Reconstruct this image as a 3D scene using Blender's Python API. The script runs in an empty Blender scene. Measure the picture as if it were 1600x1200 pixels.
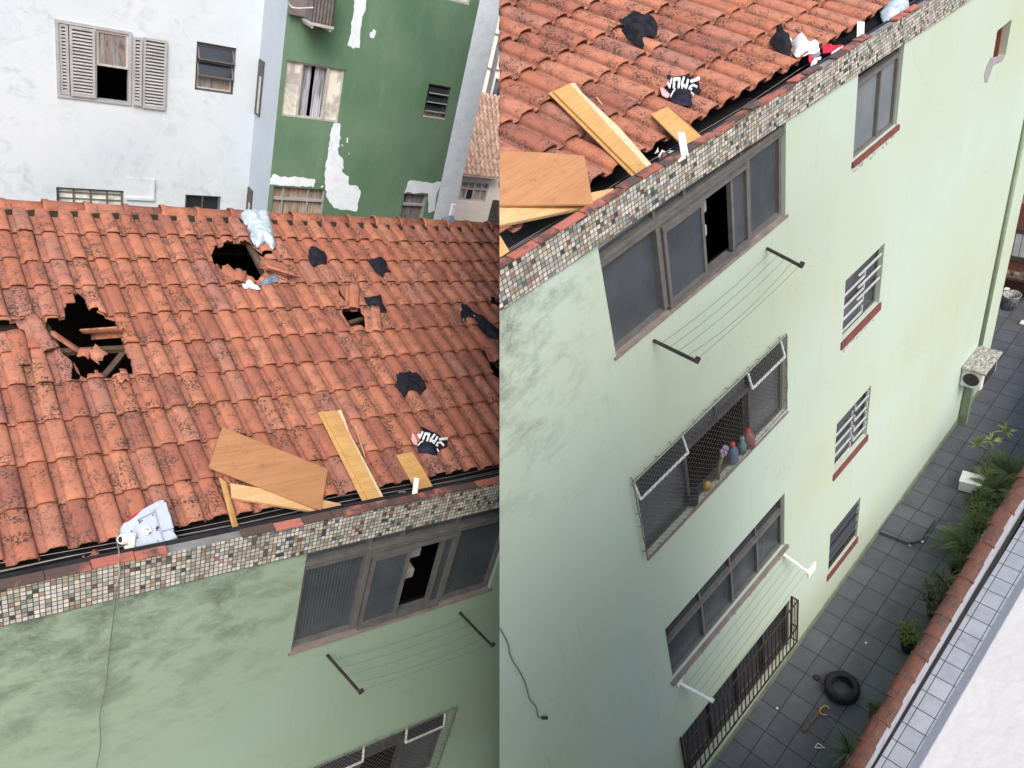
import bpy, bmesh, math, random
from mathutils import Vector, Matrix, noise
import numpy as np
random.seed(7)
R = math.radians
# ------------------------------------------------------------------ camera, world, sun, exposure
F = 1150.0
QL = np.array([[0.795866,-0.550587,0.251895],[-0.092543,-0.521759,-0.848059],[0.598358,0.65163,-0.466203]])
QR = np.array([[0.704646,-0.67535,-0.217662],[-0.549044,-0.324641,-0.770168],[0.449471,0.662202,-0.599554]])
up = QL[:,2] + QR[:,2]; up /= np.linalg.norm(up)
fw = np.array([0,0,1.0]); fw -= up*(fw@up); fw /= np.linalg.norm(fw)
rt = np.cross(fw, up)                      # world X,Y,Z as rows
rt /= np.linalg.norm(rt)
if rt[0] < 0: rt = -rt
W = np.stack([rt, fw, up])
CAM = np.array([0.0, 0.0, 20.0])
sc = bpy.context.scene
cd = bpy.data.cameras.new('camera'); cam = bpy.data.objects.new('camera', cd); sc.collection.objects.link(cam)
sc.camera = cam
cd.sensor_width = 36; cd.lens = 36*F/1600; cd.clip_start = .05; cd.clip_end = 500
cd.dof.use_dof = True; cd.dof.focus_distance = 8.0; cd.dof.aperture_fstop = 7.0
m = Matrix.Identity(4)
for i in range(3):
    m[i][0] = W[i][0]; m[i][1] = -W[i][1]; m[i][2] = -W[i][2]; m[i][3] = CAM[i]
cam.matrix_world = m
world = bpy.data.worlds.new('World'); sc.world = world; world.use_nodes = True
wt = world.node_tree; bg = wt.nodes['Background']
sky = wt.nodes.new('ShaderNodeTexSky'); sky.sky_type = 'NISHITA'; sky.sun_disc = False
SUN = np.array([0.22, -0.70, 0.82]); SUN /= np.linalg.norm(SUN)      # towards the sun, world axes
sky.sun_elevation = math.asin(SUN[2]); sky.sun_rotation = math.atan2(SUN[0], SUN[1])
sky.air_density = 1.0; sky.dust_density = 4.0; sky.ozone_density = 0.6
wt.links.new(sky.outputs[0], bg.inputs[0]); bg.inputs[1].default_value = 0.15
sl = bpy.data.lights.new('sun', 'SUN'); sl.energy = 1.0; sl.angle = R(30); sl.color = (1, .98, .95)
so = bpy.data.objects.new('sun', sl); sc.collection.objects.link(so)
so.rotation_euler = Vector(SUN).to_track_quat('Z', 'Y').to_euler()
sc.view_settings.view_transform = 'Standard'; sc.view_settings.look = 'None'
sc.view_settings.exposure = 0.85; sc.view_settings.gamma = 1.0

# ------------------------------------------------------------------ the two places and their measuring tools
class Place:
    """one of the two places: X along the eave, Y away from the viewer, Z up, viewer at the origin"""
    def __init__(s, Q, sign, D, slope, rY, rZ, kx, xr):
        s.Q = Q; s.sign = sign; s.D = D
        s.M = Matrix([[*(W@Q)[i], CAM[i]] for i in range(3)] + [[0,0,0,1]])
        s.n = Q.T @ np.array([1, 0, 19.5/F])
        s.sl = R(slope); s.rY = rY; s.rZ = rZ; s.kx = kx; s.xr = xr
        s.rn = np.array([-kx, -math.sin(s.sl)/math.cos(s.sl), 1.0])
        s.rnu = s.rn/np.linalg.norm(s.rn)
        s.es = np.array([0, math.cos(s.sl), math.sin(s.sl)])
        s.ex = np.array([1, 0, kx])
        s.r0 = np.array([xr, rY, rZ])
    def ray(s, u, v): return s.Q.T @ np.array([u-800, v-600, F])
    def y(s, u, v, Y): d = s.ray(u, v); return d*Y/d[1]
    def z(s, u, v, Z): d = s.ray(u, v); return d*Z/d[2]
    def x(s, u, v, X): d = s.ray(u, v); return d*X/d[0]
    def pl(s, u, v, n, p): d = s.ray(u, v); return d*(n@p)/(n@d)
    def r(s, u, v, h=0.0): return s.pl(u, v, s.rnu, s.r0 + s.rnu*h)
    def xs(s, u, v, h=0.03):
        p = s.r(u, v, h) - s.rnu*h
        sv = (p[1]-s.rY)/math.cos(s.sl)
        return p[0], sv
    def rp(s, x, sv, h=0.0):
        return s.r0 + (x-s.xr)*s.ex + sv*s.es + h*s.rnu
    def ze(s, x): return s.kx*(x-s.xr)
LP = Place(QL, -1, 4.5, 16.5, 4.85, -4.50, 0.0, 0.5)
RP = Place(QR, +1, 3.85, 22, 4.22, -2.60, -0.035, 4.5)
GN = np.array([-.062, 0, 1]); G0 = np.array([5.1, 3.85, -13.1])
def gpt(u, v, h=0.0): return RP.pl(u, v, GN, G0+np.array([0,0,h]))
def gz(x): return -13.1 + .062*(x-5.1)

# ------------------------------------------------------------------ materials
MATS = {}
def mat(name, col, rough=.7, metal=0.0, spec=.4):
    m = bpy.data.materials.new(name); m.use_nodes = True
    b = m.node_tree.nodes['Principled BSDF']
    b.inputs['Base Color'].default_value = (*col, 1); b.inputs['Roughness'].default_value = rough
    b.inputs['Metallic'].default_value = metal; b.inputs['Specular IOR Level'].default_value = spec
    MATS[name] = m
    return m, m.node_tree, b
def N(t, kind, **kw):
    n = t.nodes.new('ShaderNode'+kind)
    for k, v in kw.items():
        if k in ('operation','blend_type','data_type','interpolation','noise_dimensions','feature','attribute_name','wave_type','bands_direction','wave_profile','distance'): setattr(n, k, v)
    return n
def L(t, a, b): t.links.new(a, b)
def objco(t, scale=(1,1,1), loc=(0,0,0), rot=(0,0,0)):
    c = t.nodes.new('ShaderNodeTexCoord'); mp = t.nodes.new('ShaderNodeMapping')
    mp.inputs['Scale'].default_value = scale; mp.inputs['Location'].default_value = loc; mp.inputs['Rotation'].default_value = rot
    L(t, c.outputs['Object'], mp.inputs[0]); return mp.outputs[0]
def noi(t, vec, scale, detail=4, rough=.55, dist=0):
    n = t.nodes.new('ShaderNodeTexNoise'); n.inputs['Scale'].default_value = scale; n.inputs['Detail'].default_value = detail
    n.inputs['Roughness'].default_value = rough; n.inputs['Distortion'].default_value = dist
    if vec is not None: L(t, vec, n.inputs['Vector'])
    return n.outputs['Fac']
def ramp(t, fac, stops, interp='LINEAR'):
    n = t.nodes.new('ShaderNodeValToRGB'); cr = n.color_ramp; cr.interpolation = interp
    while len(cr.elements) > 1: cr.elements.remove(cr.elements[-1])
    for i, (p, c) in enumerate(stops):
        e = cr.elements[0] if i == 0 else cr.elements.new(p)
        e.position = p
        c = (c, c, c) if not isinstance(c, tuple) else c
        e.color = (*c, 1)
    L(t, fac, n.inputs[0]); return n.outputs[0]
def mix(t, fac, a, b, mode='MIX'):
    n = t.nodes.new('ShaderNodeMixRGB'); n.blend_type = mode
    for sk, v in ((n.inputs[0], fac), (n.inputs[1], a), (n.inputs[2], b)):
        if isinstance(v, (int, float)): sk.default_value = v
        elif isinstance(v, tuple): sk.default_value = (*v, 1)
        else: L(t, v, sk)
    return n.outputs[0]
def mth(t, op, a, b=0.0, c=None):
    n = t.nodes.new('ShaderNodeMath'); n.operation = op
    for i, v in enumerate((a, b) if c is None else (a, b, c)):
        if isinstance(v, (int, float)): n.inputs[i].default_value = v
        else: L(t, v, n.inputs[i])
    return n.outputs[0]
def bump(t, b, h, strength=.3, dist=.01):
    n = t.nodes.new('ShaderNodeBump'); n.inputs['Strength'].default_value = strength; n.inputs['Distance'].default_value = dist
    L(t, h, n.inputs['Height']); L(t, n.outputs[0], b.inputs['Normal'])
def sep(t, vec):
    n = t.nodes.new('ShaderNodeSeparateXYZ'); L(t, vec, n.inputs[0]); return n.outputs

def noisy(name, c1, c2, scale=6, rough=.7, bs=.25, bd=.01, bscale=60, metal=0, spec=.3, detail=5):
    m, t, b = mat(name, c1, rough, metal, spec); v = objco(t)
    f = ramp(t, noi(t, v, scale, detail), [(.32, 0.0), (.68, 1.0)])
    L(t, mix(t, f, c1, c2), b.inputs['Base Color'])
    bump(t, b, noi(t, v, bscale, 4), bs, bd); return m

def make_mats():
    # terracotta roof tile
    m, t, b = mat('terracotta', (.5,.14,.08), .78, 0, .25); v = objco(t)
    at = t.nodes.new('ShaderNodeAttribute'); at.attribute_name = 'tint'
    rgb = t.nodes.new('ShaderNodeSeparateColor'); L(t, at.outputs['Color'], rgb.inputs[0])
    c = ramp(t, rgb.outputs[0], [(0, (.29,.105,.07)), (.15, (.36,.125,.075)), (.5, (.45,.165,.09)), (.8, (.50,.205,.12)), (1, (.36,.16,.12))])
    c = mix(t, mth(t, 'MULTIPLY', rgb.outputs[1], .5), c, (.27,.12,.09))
    c = mix(t, ramp(t, noi(t, v, 9, 5, .6), [(.35, 0.0), (.75, .45)]), c, (.26,.115,.085))
    sp = ramp(t, noi(t, v, 48, 4, .75), [(.48, 0.0), (.54, 1.0)])
    zone = ramp(t, noi(t, v, 7, 5, .65), [(.44, 0.0), (.57, 1.0)])
    zone2 = mth(t, 'MULTIPLY', zone, mth(t, 'MULTIPLY_ADD', rgb.outputs[2], .8, .45))
    c = mix(t, mth(t, 'MULTIPLY', mth(t, 'MULTIPLY', sp, zone2), .95), c, (.05,.042,.035))
    bl = ramp(t, noi(t, v, 15, 6, .75), [(.57, 0.0), (.66, 1.0)])
    c = mix(t, mth(t, 'MULTIPLY', bl, .55), c, (.15,.115,.09))
    wh = ramp(t, noi(t, objco(t, (1,1,1), (5,3,1)), 42, 2, .5), [(.735, 0.0), (.76, 1.0)])
    c = mix(t, mth(t, 'MULTIPLY', wh, .75), c, (.55,.52,.45))
    L(t, c, b.inputs['Base Color'])
    bump(t, b, mth(t, 'ADD', noi(t, v, 90, 4, .7), mth(t, 'MULTIPLY', sp, .5)), .35, .006)
    # moss mortar
    noisy('moss', (.016,.020,.010), (.035,.028,.022), 14, .95, .8, .02, 40)
    # cap tiles of the parapet
    m, t, b = mat('cap_tile', (.5,.14,.09), .6, 0, .3); v = objco(t)
    at = t.nodes.new('ShaderNodeAttribute'); at.attribute_name = 'tint'
    rgb = t.nodes.new('ShaderNodeSeparateColor'); L(t, at.outputs['Color'], rgb.inputs[0])
    c = ramp(t, rgb.outputs[0], [(0, (.36,.115,.08)), (.6, (.45,.16,.115)), (1, (.30,.11,.085))])
    d = ramp(t, mth(t, 'ADD', noi(t, v, 3.2, 6, .7), mth(t, 'MULTIPLY', rgb.outputs[1], .25)), [(.56, 0.0), (.66, 1.0)])
    c = mix(t, d, c, (.10,.065,.055))
    c = mix(t, ramp(t, noi(t, v, 50, 3), [(.62, 0.0), (.7, .6)]), c, (.10,.06,.05))
    L(t, c, b.inputs['Base Color']); bump(t, b, noi(t, v, 40, 5), .4, .008)
    m, t, b = mat('old_cap', (.2,.07,.05), .75, 0, .25); v = objco(t)
    c = mix(t, ramp(t, noi(t, v, 6, 6, .7), [(.4, 0.0), (.6, 1.0)]), (.13,.05,.036), (.075,.042,.034))
    c = mix(t, ramp(t, noi(t, v, 18, 5, .75), [(.56, 0.0), (.64, .8)]), c, (.10,.09,.075)); L(t, c, b.inputs['Base Color']); bump(t, b, noi(t, v, 40, 5), .5, .01)
    # mosaic
    for nm, P, P2 in (('mosaic_left', .0365, .0415), ('mosaic_right', .043, .040)):
        m, t, b = mat(nm, (.6,.6,.55), .35, 0, .5); v = objco(t, (1/P, 1, 1/P2))
        s = sep(t, v)
        fx = mth(t, 'FRACT', s[0]); fz = mth(t, 'FRACT', s[2])
        cb = t.nodes.new('ShaderNodeCombineXYZ'); L(t, mth(t, 'FLOOR', s[0]), cb.inputs[0]); L(t, mth(t, 'FLOOR', s[2]), cb.inputs[1])
        wn = t.nodes.new('ShaderNodeTexWhiteNoise'); L(t, cb.outputs[0], wn.inputs['Vector'])
        c = ramp(t, wn.outputs['Value'], [(0, (.66,.63,.55)), (.20, (.57,.55,.49)), (.36, (.44,.44,.39)), (.45, (.56,.47,.41)), (.53, (.32,.36,.33)), (.60, (.36,.33,.22)),
             (.66, (.27,.30,.24)), (.71, (.36,.26,.18)), (.76, (.28,.17,.14)), (.80, (.48,.50,.49)), (.86, (.18,.22,.25)), (.91, (.03,.033,.04)), (.965, (.15,.065,.055)), (.98, (.05,.11,.11))], 'CONSTANT')
        g = mth(t, 'MULTIPLY', mth(t, 'MULTIPLY', mth(t, 'GREATER_THAN', fx, .09), mth(t, 'LESS_THAN', fx, .93)),
                mth(t, 'MULTIPLY', mth(t, 'GREATER_THAN', fz, .09), mth(t, 'LESS_THAN', fz, .93)))
        vo = objco(t)
        miss = ramp(t, noi(t, vo, 3.5, 6, .7), [(.645, 0.0), (.655, 1.0)])
        dirt = ramp(t, noi(t, vo, 4, 6, .7), [(.42, .05), (.72, .7)])
        c = mix(t, dirt, c, (.16,.15,.13))
        c = mix(t, g, (.07,.06,.05), c); c = mix(t, miss, c, (.13,.10,.08))
        L(t, c, b.inputs['Base Color'])
        bump(t, b, mth(t, 'MULTIPLY', g, mth(t, 'SUBTRACT', 1.0, miss)), .5, .004)
        wn2 = mth(t, 'MULTIPLY_ADD', wn.outputs['Value'], .3, .2); L(t, wn2, b.inputs['Roughness'])
    # painted walls
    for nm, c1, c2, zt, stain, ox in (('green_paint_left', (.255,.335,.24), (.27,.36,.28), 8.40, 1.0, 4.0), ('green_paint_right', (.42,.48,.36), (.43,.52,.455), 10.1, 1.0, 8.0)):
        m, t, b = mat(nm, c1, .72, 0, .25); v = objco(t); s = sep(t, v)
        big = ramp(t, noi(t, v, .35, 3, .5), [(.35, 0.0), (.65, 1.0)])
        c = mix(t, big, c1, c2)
        c = mix(t, mth(t, 'MULTIPLY', ramp(t, noi(t, objco(t, (1,1,.3)), 1.2, 6, .6), [(.5, 0.0), (.85, 1.0)]), .15), c, (.30,.36,.27))
        # mildew blooms below the mosaic band at the left end
        fall = mth(t, 'MULTIPLY', ramp(t, mth(t, 'DIVIDE', mth(t, 'SUBTRACT', zt, s[2]), 2.6), [(0, 1.0), (.25, .8), (1, 0.0)]),
                   ramp(t, mth(t, 'DIVIDE', mth(t, 'ADD', s[0], ox), 5.0 if 'right' in nm else 3.2), [(0, 1.0), (.55, .85), (.85 if 'right' in nm else 1, 0.0)]))
        bloom = ramp(t, mth(t, 'ADD', noi(t, objco(t, (1.0,1,1.7), (0,0,0), (0, R(25), 0)), 2.0, 8, .74, .3), mth(t, 'MULTIPLY', fall, .13)), [(.53, 0.0), (.70, 1.0)])
        fine = ramp(t, noi(t, v, 60, 4, .8), [(.3, .35), (.7, 1.0)])
        c = mix(t, mth(t, 'MULTIPLY', mth(t, 'MULTIPLY', fall, bloom), mth(t, 'MULTIPLY', fine, stain)), c, (.045,.055,.04))
        dr = mth(t, 'MULTIPLY', ramp(t, noi(t, objco(t, (7,1,.35)), 1.6, 5, .6), [(.55, 0.0), (.72, 1.0)]), ramp(t, noi(t, v, .8, 3), [(.45, 0.0), (.6, 1.0)]))
        c = mix(t, mth(t, 'MULTIPLY', dr, .22), c, (.20,.22,.15))
        vo_ = t.nodes.new('ShaderNodeTexVoronoi'); vo_.feature = 'DISTANCE_TO_EDGE'; vo_.inputs['Scale'].default_value = .55
        wv = t.nodes.new('ShaderNodeVectorMath'); wv.operation = 'ADD'; L(t, v, wv.inputs[0]); nn_ = t.nodes.new('ShaderNodeTexNoise'); nn_.inputs['Scale'].default_value = 2.5; nn_.inputs['Detail'].default_value = 6; L(t, v, nn_.inputs['Vector'])
        sc2 = t.nodes.new('ShaderNodeVectorMath'); sc2.operation = 'SCALE'; sc2.inputs['Scale'].default_value = .5; L(t, nn_.outputs['Color'], sc2.inputs[0]); L(t, sc2.outputs[0], wv.inputs[1]); L(t, wv.outputs[0], vo_.inputs['Vector'])
        crk = mth(t, 'MULTIPLY', mth(t, 'LESS_THAN', vo_.outputs['Distance'], .0035), ramp(t, noi(t, v, .6, 2), [(.5, 0.0), (.56, 1.0)]))
        c = mix(t, mth(t, 'MULTIPLY', crk, .14), c, (.18,.20,.15))
        # a few small chips
        ch = ramp(t, noi(t, objco(t, (1,1,.6), (3,0,7)), 5.5, 3, .6), [(.795, 0.0), (.80, 1.0)])
        c = mix(t, mth(t, 'MULTIPLY', ch, .6), c, (.22,.24,.19))
        L(t, c, b.inputs['Base Color'])
        bump(t, b, mth(t, 'ADD', noi(t, v, 3, 5), mth(t, 'MULTIPLY', noi(t, v, 90, 3), .15)), .12, .01)
    noisy('green_skirting', (.21,.26,.18), (.13,.17,.12), 5, .85, .4, .01, 30)
    # whitewashed plaster of the rear building
    m, t, b = mat('white_plaster', (.7,.74,.78), .85, 0, .2); v = objco(t)
    s1 = ramp(t, noi(t, objco(t, (1,1,1), (0,0,0), (0, R(-35), 0)), 3.0, 8, .72, .8), [(.50, 0.0), (.72, 1.0)])
    zn = ramp(t, noi(t, v, .45, 3, .6), [(.42, .12), (.62, 1.0)])
    c = mix(t, ramp(t, noi(t, v, .5, 4), [(.4, 0.0), (.6, 1.0)]), (.53,.60,.65), (.59,.645,.68))
    c = mix(t, mth(t, 'MULTIPLY', mth(t, 'MULTIPLY', s1, zn), .7), c, (.28,.33,.38))
    c = mix(t, ramp(t, noi(t, objco(t,(1,1,1),(4,4,4)), 14, 6, .75), [(.62, 0.0), (.74, .45)]), c, (.36,.40,.45))
    L(t, c, b.inputs['Base Color']); bump(t, b, noi(t, v, 8, 7, .7), .25, .02)
    m, t, b = mat('pale_blue_plaster', (.55,.62,.68), .85, 0, .2); v = objco(t)
    c = mix(t, ramp(t, noi(t, v, 5, 8, .7, .5), [(.42, 0.0), (.7, .75)]), (.78,.88,.95), (.60,.69,.78))
    L(t, c, b.inputs['Base Color']); bump(t, b, noi(t, v, 10, 6, .7), .4, .02)
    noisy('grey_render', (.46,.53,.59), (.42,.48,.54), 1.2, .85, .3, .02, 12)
    m, t, b = mat('dark_green_paint', (.115,.22,.12), .8, 0, .2); v = objco(t)
    c = mix(t, ramp(t, noi(t, v, .7, 4), [(.35, 0.0), (.65, 1.0)]), (.095,.195,.12), (.145,.245,.16))
    c = mix(t, ramp(t, noi(t, objco(t, (1,1,.25)), 3, 7, .7), [(.5, 0.0), (.75, .4)]), c, (.22,.31,.21))
    L(t, c, b.inputs['Base Color']); bump(t, b, noi(t, v, 12, 6, .7), .45, .02)
    # metals, frames, glass
    noisy('grey_frame', (.19,.185,.175), (.14,.135,.13), 8, .5, .15, .004, 40, .35)
    noisy('dark_frame', (.12,.115,.11), (.07,.065,.06), 8, .5, .15, .004, 40, .35)
    noisy('light_frame', (.62,.60,.56), (.46,.44,.41), 8, .5, .15, .004, 40, .2)
    noisy('shutter_paint', (.43,.44,.445), (.33,.34,.345), 5, .55, .2, .004, 40, .1)
    noisy('white_paint', (.82,.82,.79), (.62,.61,.57), 12, .5, .2, .003, 60)
    noisy('rusty_iron', (.085,.045,.035), (.035,.028,.027), 20, .8, .4, .004, 80, .3)
    noisy('dark_iron', (.07,.06,.055), (.03,.028,.026), 20, .7, .4, .004, 80, .4)
    noisy('net_cord', (.10,.09,.08), (.17,.155,.14), 20, .9)
    noisy('pink_sill', (.26,.215,.195), (.17,.14,.125), 6, .85, .5, .01, 30)
    noisy('red_sill', (.20,.06,.05), (.13,.05,.045), 9, .8, .5, .01, 30)
    for nm, c1, c2 in (('ribbed_glass', (.040,.047,.056), (.078,.088,.098)), ('ribbed_glass_pale', (.13,.15,.17), (.20,.22,.24))):
        m, t, b = mat(nm, c1, .14, 0, .7); v = objco(t)
        w = t.nodes.new('ShaderNodeTexWave'); w.wave_type = 'BANDS'; w.bands_direction = 'X'; w.inputs['Scale'].default_value = 9.5
        w.inputs['Distortion'].default_value = 0; L(t, v, w.inputs[0])
        c = mix(t, ramp(t, noi(t, v, 1.6, 4), [(.35, 0.0), (.7, 1.0)]), c1, c2)
        c = mix(t, mth(t, 'MULTIPLY', w.outputs['Fac'], .35), c, tuple(q*1.5 for q in c1))
        L(t, c, b.inputs['Base Color']); bump(t, b, w.outputs['Fac'], .35, .006)
    m, t, b = mat('dark_glass', (.025,.03,.035), .08, 0, .6)
    m, t, b = mat('curtain_glass', (.3,.3,.3), .12, 0, .6); v = objco(t)
    w = noi(t, objco(t, (9,1,.7)), 3, 4, .6, .5)
    c = mix(t, ramp(t, w, [(.35, 0.0), (.65, 1.0)]), (.30,.31,.33), (.10,.09,.09))
    c = mix(t, ramp(t, noi(t, v, 2.5, 5, .7, 1.5), [(.5, 0.0), (.6, 1.0)]), c, (.27,.20,.16))
    L(t, c, b.inputs['Base Color'])
    m, t, b = mat('lace_curtain', (.5,.52,.55), .9, 0, .2); v = objco(t)
    w = noi(t, objco(t, (10,10,.6)), 3, 4, .6, .3)
    c = mix(t, ramp(t, w, [(.35, 0.0), (.62, 1.0)]), (.52,.55,.62), (.17,.17,.19)); L(t, c, b.inputs['Base Color'])
    m, t, b = mat('beige_curtain', (.5,.45,.36), .9, 0, .2)
    w = noi(t, objco(t, (10,10,.5)), 3, 4, .6, .3)
    c = mix(t, ramp(t, w, [(.35, 0.0), (.62, 1.0)]), (.50,.43,.33), (.20,.15,.12)); L(t, c, b.inputs['Base Color'])
    m, t, b = mat('pale_pane', (.6,.64,.58), .15, 0, .6); v = objco(t)
    c = mix(t, ramp(t, noi(t, v, 2.2, 5, .6, .8), [(.42, 0.0), (.6, 1.0)]), (.78,.80,.70), (.42,.40,.39)); L(t, c, b.inputs['Base Color'])
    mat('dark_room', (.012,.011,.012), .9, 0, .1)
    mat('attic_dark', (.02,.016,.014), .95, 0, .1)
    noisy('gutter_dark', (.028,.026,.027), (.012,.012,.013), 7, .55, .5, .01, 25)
    noisy('room_grey', (.34,.34,.32), (.25,.25,.24), 4)
    # timber
    def wood(nm, c1, c2, c3, rot, sc=1.0, along=1.2, across=26, rough=.45):
        m, t, b = mat(nm, c1, rough, 0, .35); v = objco(t, (along*sc, across*sc, across*sc), (0,0,0), rot)
        f = noi(t, v, 1.0, 6, .65, .6)
        c = mix(t, ramp(t, f, [(.30, 0.0), (.60, 1.0)]), c1, c2)
        c = mix(t, ramp(t, noi(t, objco(t, (2,2,2)), 1.2, 4), [(.4, 0.0), (.75, .5)]), c, c3)
        c = mix(t, ramp(t, noi(t, objco(t,(1,1,1),(7,2,5)), 7, 6, .75), [(.58, 0.0), (.70, .55)]), c, tuple(q*.42 for q in c1)); g2 = noi(t, objco(t, (along*2, across*3.2, across*3.2), (1,1,1), rot), 1.0, 4, .7)
        c = mix(t, ramp(t, g2, [(.56, 0.0), (.66, .5)]), c, tuple(q*.55 for q in c1))
        L(t, c, b.inputs['Base Color']); bump(t, b, f, .3, .006); return m
    wood('laminate_left', (.34,.165,.07), (.43,.22,.10), (.30,.14,.06), (0,0,R(10)))
    wood('laminate_right', (.38,.18,.075), (.46,.235,.105), (.33,.15,.065), (0,0,R(-2)))
    wood('yellow_board', (.46,.26,.085), (.56,.345,.13), (.40,.21,.07), (0,0,R(70)))
    wood('pale_board', (.50,.31,.14), (.60,.40,.20), (.42,.24,.10), (0,0,R(0)))
    noisy('raw_edge', (.66,.52,.34), (.55,.40,.24), 20)
    noisy('old_timber', (.13,.09,.06), (.07,.05,.035), 8, .85, .5, .01, 40)
    # cloth
    def cloth(nm, c1, c2, rough=.9):
        m, t, b = mat(nm, c1, rough, 0, .15); v = objco(t)
        L(t, mix(t, ramp(t, noi(t, v, 14, 4), [(.35, 0.0), (.65, 1.0)]), c1, c2), b.inputs['Base Color']); bump(t, b, noi(t, v, 35, 4), .5, .01)
    cloth('black_cloth', (.010,.010,.014), (.022,.022,.030)); cloth('navy_cloth', (.014,.015,.032), (.03,.032,.055))
    cloth('white_cloth', (.80,.80,.78), (.66,.68,.70)); cloth('red_cloth', (.62,.03,.07), (.45,.02,.05)); cloth('pale_blue_cloth', (.50,.66,.72), (.60,.70,.72))
    cloth('blue_cloth', (.12,.17,.26), (.22,.28,.36)); cloth('pink_cloth', (.62,.36,.36), (.68,.45,.44)); cloth('grey_cloth', (.13,.12,.16), (.20,.19,.22))
    m, t, b = mat('foil_sheet', (.62,.70,.74), .38, .15, .5); v = objco(t)
    L(t, mix(t, ramp(t, noi(t, v, 6, 5, .7), [(.4, 0.0), (.65, 1.0)]), (.50,.60,.65), (.33,.40,.46)), b.inputs['Base Color']); bump(t, b, noi(t, v, 14, 5), .8, .02)
    m, t, b = mat('white_plastic', (.6,.68,.78), .38, 0, .5); v = objco(t)
    L(t, mix(t, ramp(t, noi(t, v, 20, 6, .7), [(.5, 0.0), (.72, .6)]), (.34,.40,.48), (.22,.25,.29)), b.inputs['Base Color'])
    mat('cream_plastic', (.80,.78,.70), .45, 0, .5)
    mat('letter_print', (.82,.84,.86), .7); mat('red_plastic', (.55,.04,.03), .4)
    mat('cable_grey', (.14,.13,.12), .7); mat('cable_white', (.34,.32,.28), .6); mat('steel_wire', (.36,.35,.33), .45, .5)
    mat('line_cord', (.17,.20,.16), .8)
    mat('blue_bottle', (.09,.17,.26), .3); mat('teal_plastic', (.10,.25,.25), .4); mat('clear_plastic', (.55,.60,.62), .3)
    mat('purple_plastic', (.32,.24,.34), .5); mat('yellow_plastic', (.42,.29,.06), .5); mat('rose_plastic', (.22,.08,.085), .45); mat('lime_plastic', (.15,.17,.06), .5)
    # ground
    def tiles(nm, P, loc, c1, c2, grout, gw, rough=.5, ang=0):
        m, t, b = mat(nm, c1, rough, 0, .4); v = objco(t, (1/P[0], 1/P[1], 1), (-loc[0]/P[0], -loc[1]/P[1], 0)); s = sep(t, v)
        fx = mth(t, 'FRACT', s[0]); fy = mth(t, 'FRACT', s[1])
        cb = t.nodes.new('ShaderNodeCombineXYZ'); L(t, mth(t, 'FLOOR', s[0]), cb.inputs[0]); L(t, mth(t, 'FLOOR', s[1]), cb.inputs[1])
        wn = t.nodes.new('ShaderNodeTexWhiteNoise'); L(t, cb.outputs[0], wn.inputs['Vector'])
        vo = objco(t); g = mth(t, 'MULTIPLY', mth(t, 'GREATER_THAN', fx, gw), mth(t, 'GREATER_THAN', fy, gw))
        c = mix(t, wn.outputs['Value'], c1, c2)
        c = mix(t, ramp(t, noi(t, vo, 3, 6, .65), [(.42, 0.0), (.72, .55)]), c, tuple(q*.6 for q in c1))
        c = mix(t, ramp(t, noi(t, vo, 35, 3, .6), [(.70, 0.0), (.73, .5)]), c, tuple(min(q*2.4, .8) for q in c1))
        c = mix(t, g, grout, c); L(t, c, b.inputs['Base Color'])
        bump(t, b, mth(t, 'ADD', g, mth(t, 'MULTIPLY', noi(t, vo, 30, 4), .25)), .4, .006)
        L(t, mth(t, 'MULTIPLY_ADD', noi(t, vo, 4, 4), .35, rough-.15), b.inputs['Roughness'])
    tiles('slate_tiles', (.437, .41), (8.5, 3.48), (.088,.094,.106), (.114,.12,.132), (.02,.022,.024), .035)
    tiles('white_floor_tiles', (.33, .27), (9.25, 1.716), (.27,.29,.33), (.32,.34,.38), (.03,.05,.055), .05, .4)
    tiles('white_wall_tiles', (.2, .15), (0, 0), (.55,.56,.55), (.60,.60,.58), (.06,.06,.06), .1, .4)
    noisy('slate_edge', (.05,.055,.06), (.03,.03,.035), 12)
    noisy('earth', (.10,.09,.08), (.06,.055,.05), 1)
    noisy('concrete', (.25,.245,.235), (.16,.155,.15), 5, .9, .6, .01, 30)
    noisy('grey_wall', (.26,.27,.30), (.36,.37,.40), 4, .85, .5, .02, 15)
    noisy('parapet_white', (.52,.51,.50), (.47,.465,.455), 9, .85, .35, .006, 60)
    noisy('fill_facade_white', (.80,.82,.84), (.72,.74,.76), 2, .85)  # paint of the unseen facade, brightened to bounce fill into the yard
    noisy('pipe_green', (.27,.33,.23), (.22,.28,.19), 4, .7)
    noisy('grille_white', (.52,.54,.55), (.40,.41,.42), 12, .5)
    noisy('brick_red', (.26,.09,.06), (.17,.07,.055), 14, .9, .8, .02, 40)
    noisy('bare_render', (.34,.31,.32), (.24,.22,.24), 9, .95, .7, .01, 50)
    noisy('rubber', (.016,.017,.022), (.026,.027,.033), 10, .75, .4, .005, 60)
    noisy('cream_wall', (.85,.75,.64), (.76,.67,.58), 3, .9)
    noisy('tower_wall', (.85,.81,.74), (.78,.75,.70), 1, .9)
    m, t, b = mat('brown_tiles', (.3,.2,.14), .9); v = objco(t)
    c = mix(t, ramp(t, noi(t, v, 3.5, 6, .8), [(.38, 0.0), (.62, 1.0)]), (.62,.42,.31), (.30,.19,.14)); L(t, c, b.inputs['Base Color'])
    def leaf(nm, c1, c2, sp=.35):
        m, t, b = mat(nm, c1, .5, 0, sp)
        at = t.nodes.new('ShaderNodeAttribute'); at.attribute_name = 'tint'
        rgb = t.nodes.new('ShaderNodeSeparateColor'); L(t, at.outputs['Color'], rgb.inputs[0])
        L(t, mix(t, rgb.outputs[0], c1, c2), b.inputs['Base Color'])
        b.inputs['Transmission Weight'].default_value = 0
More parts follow.
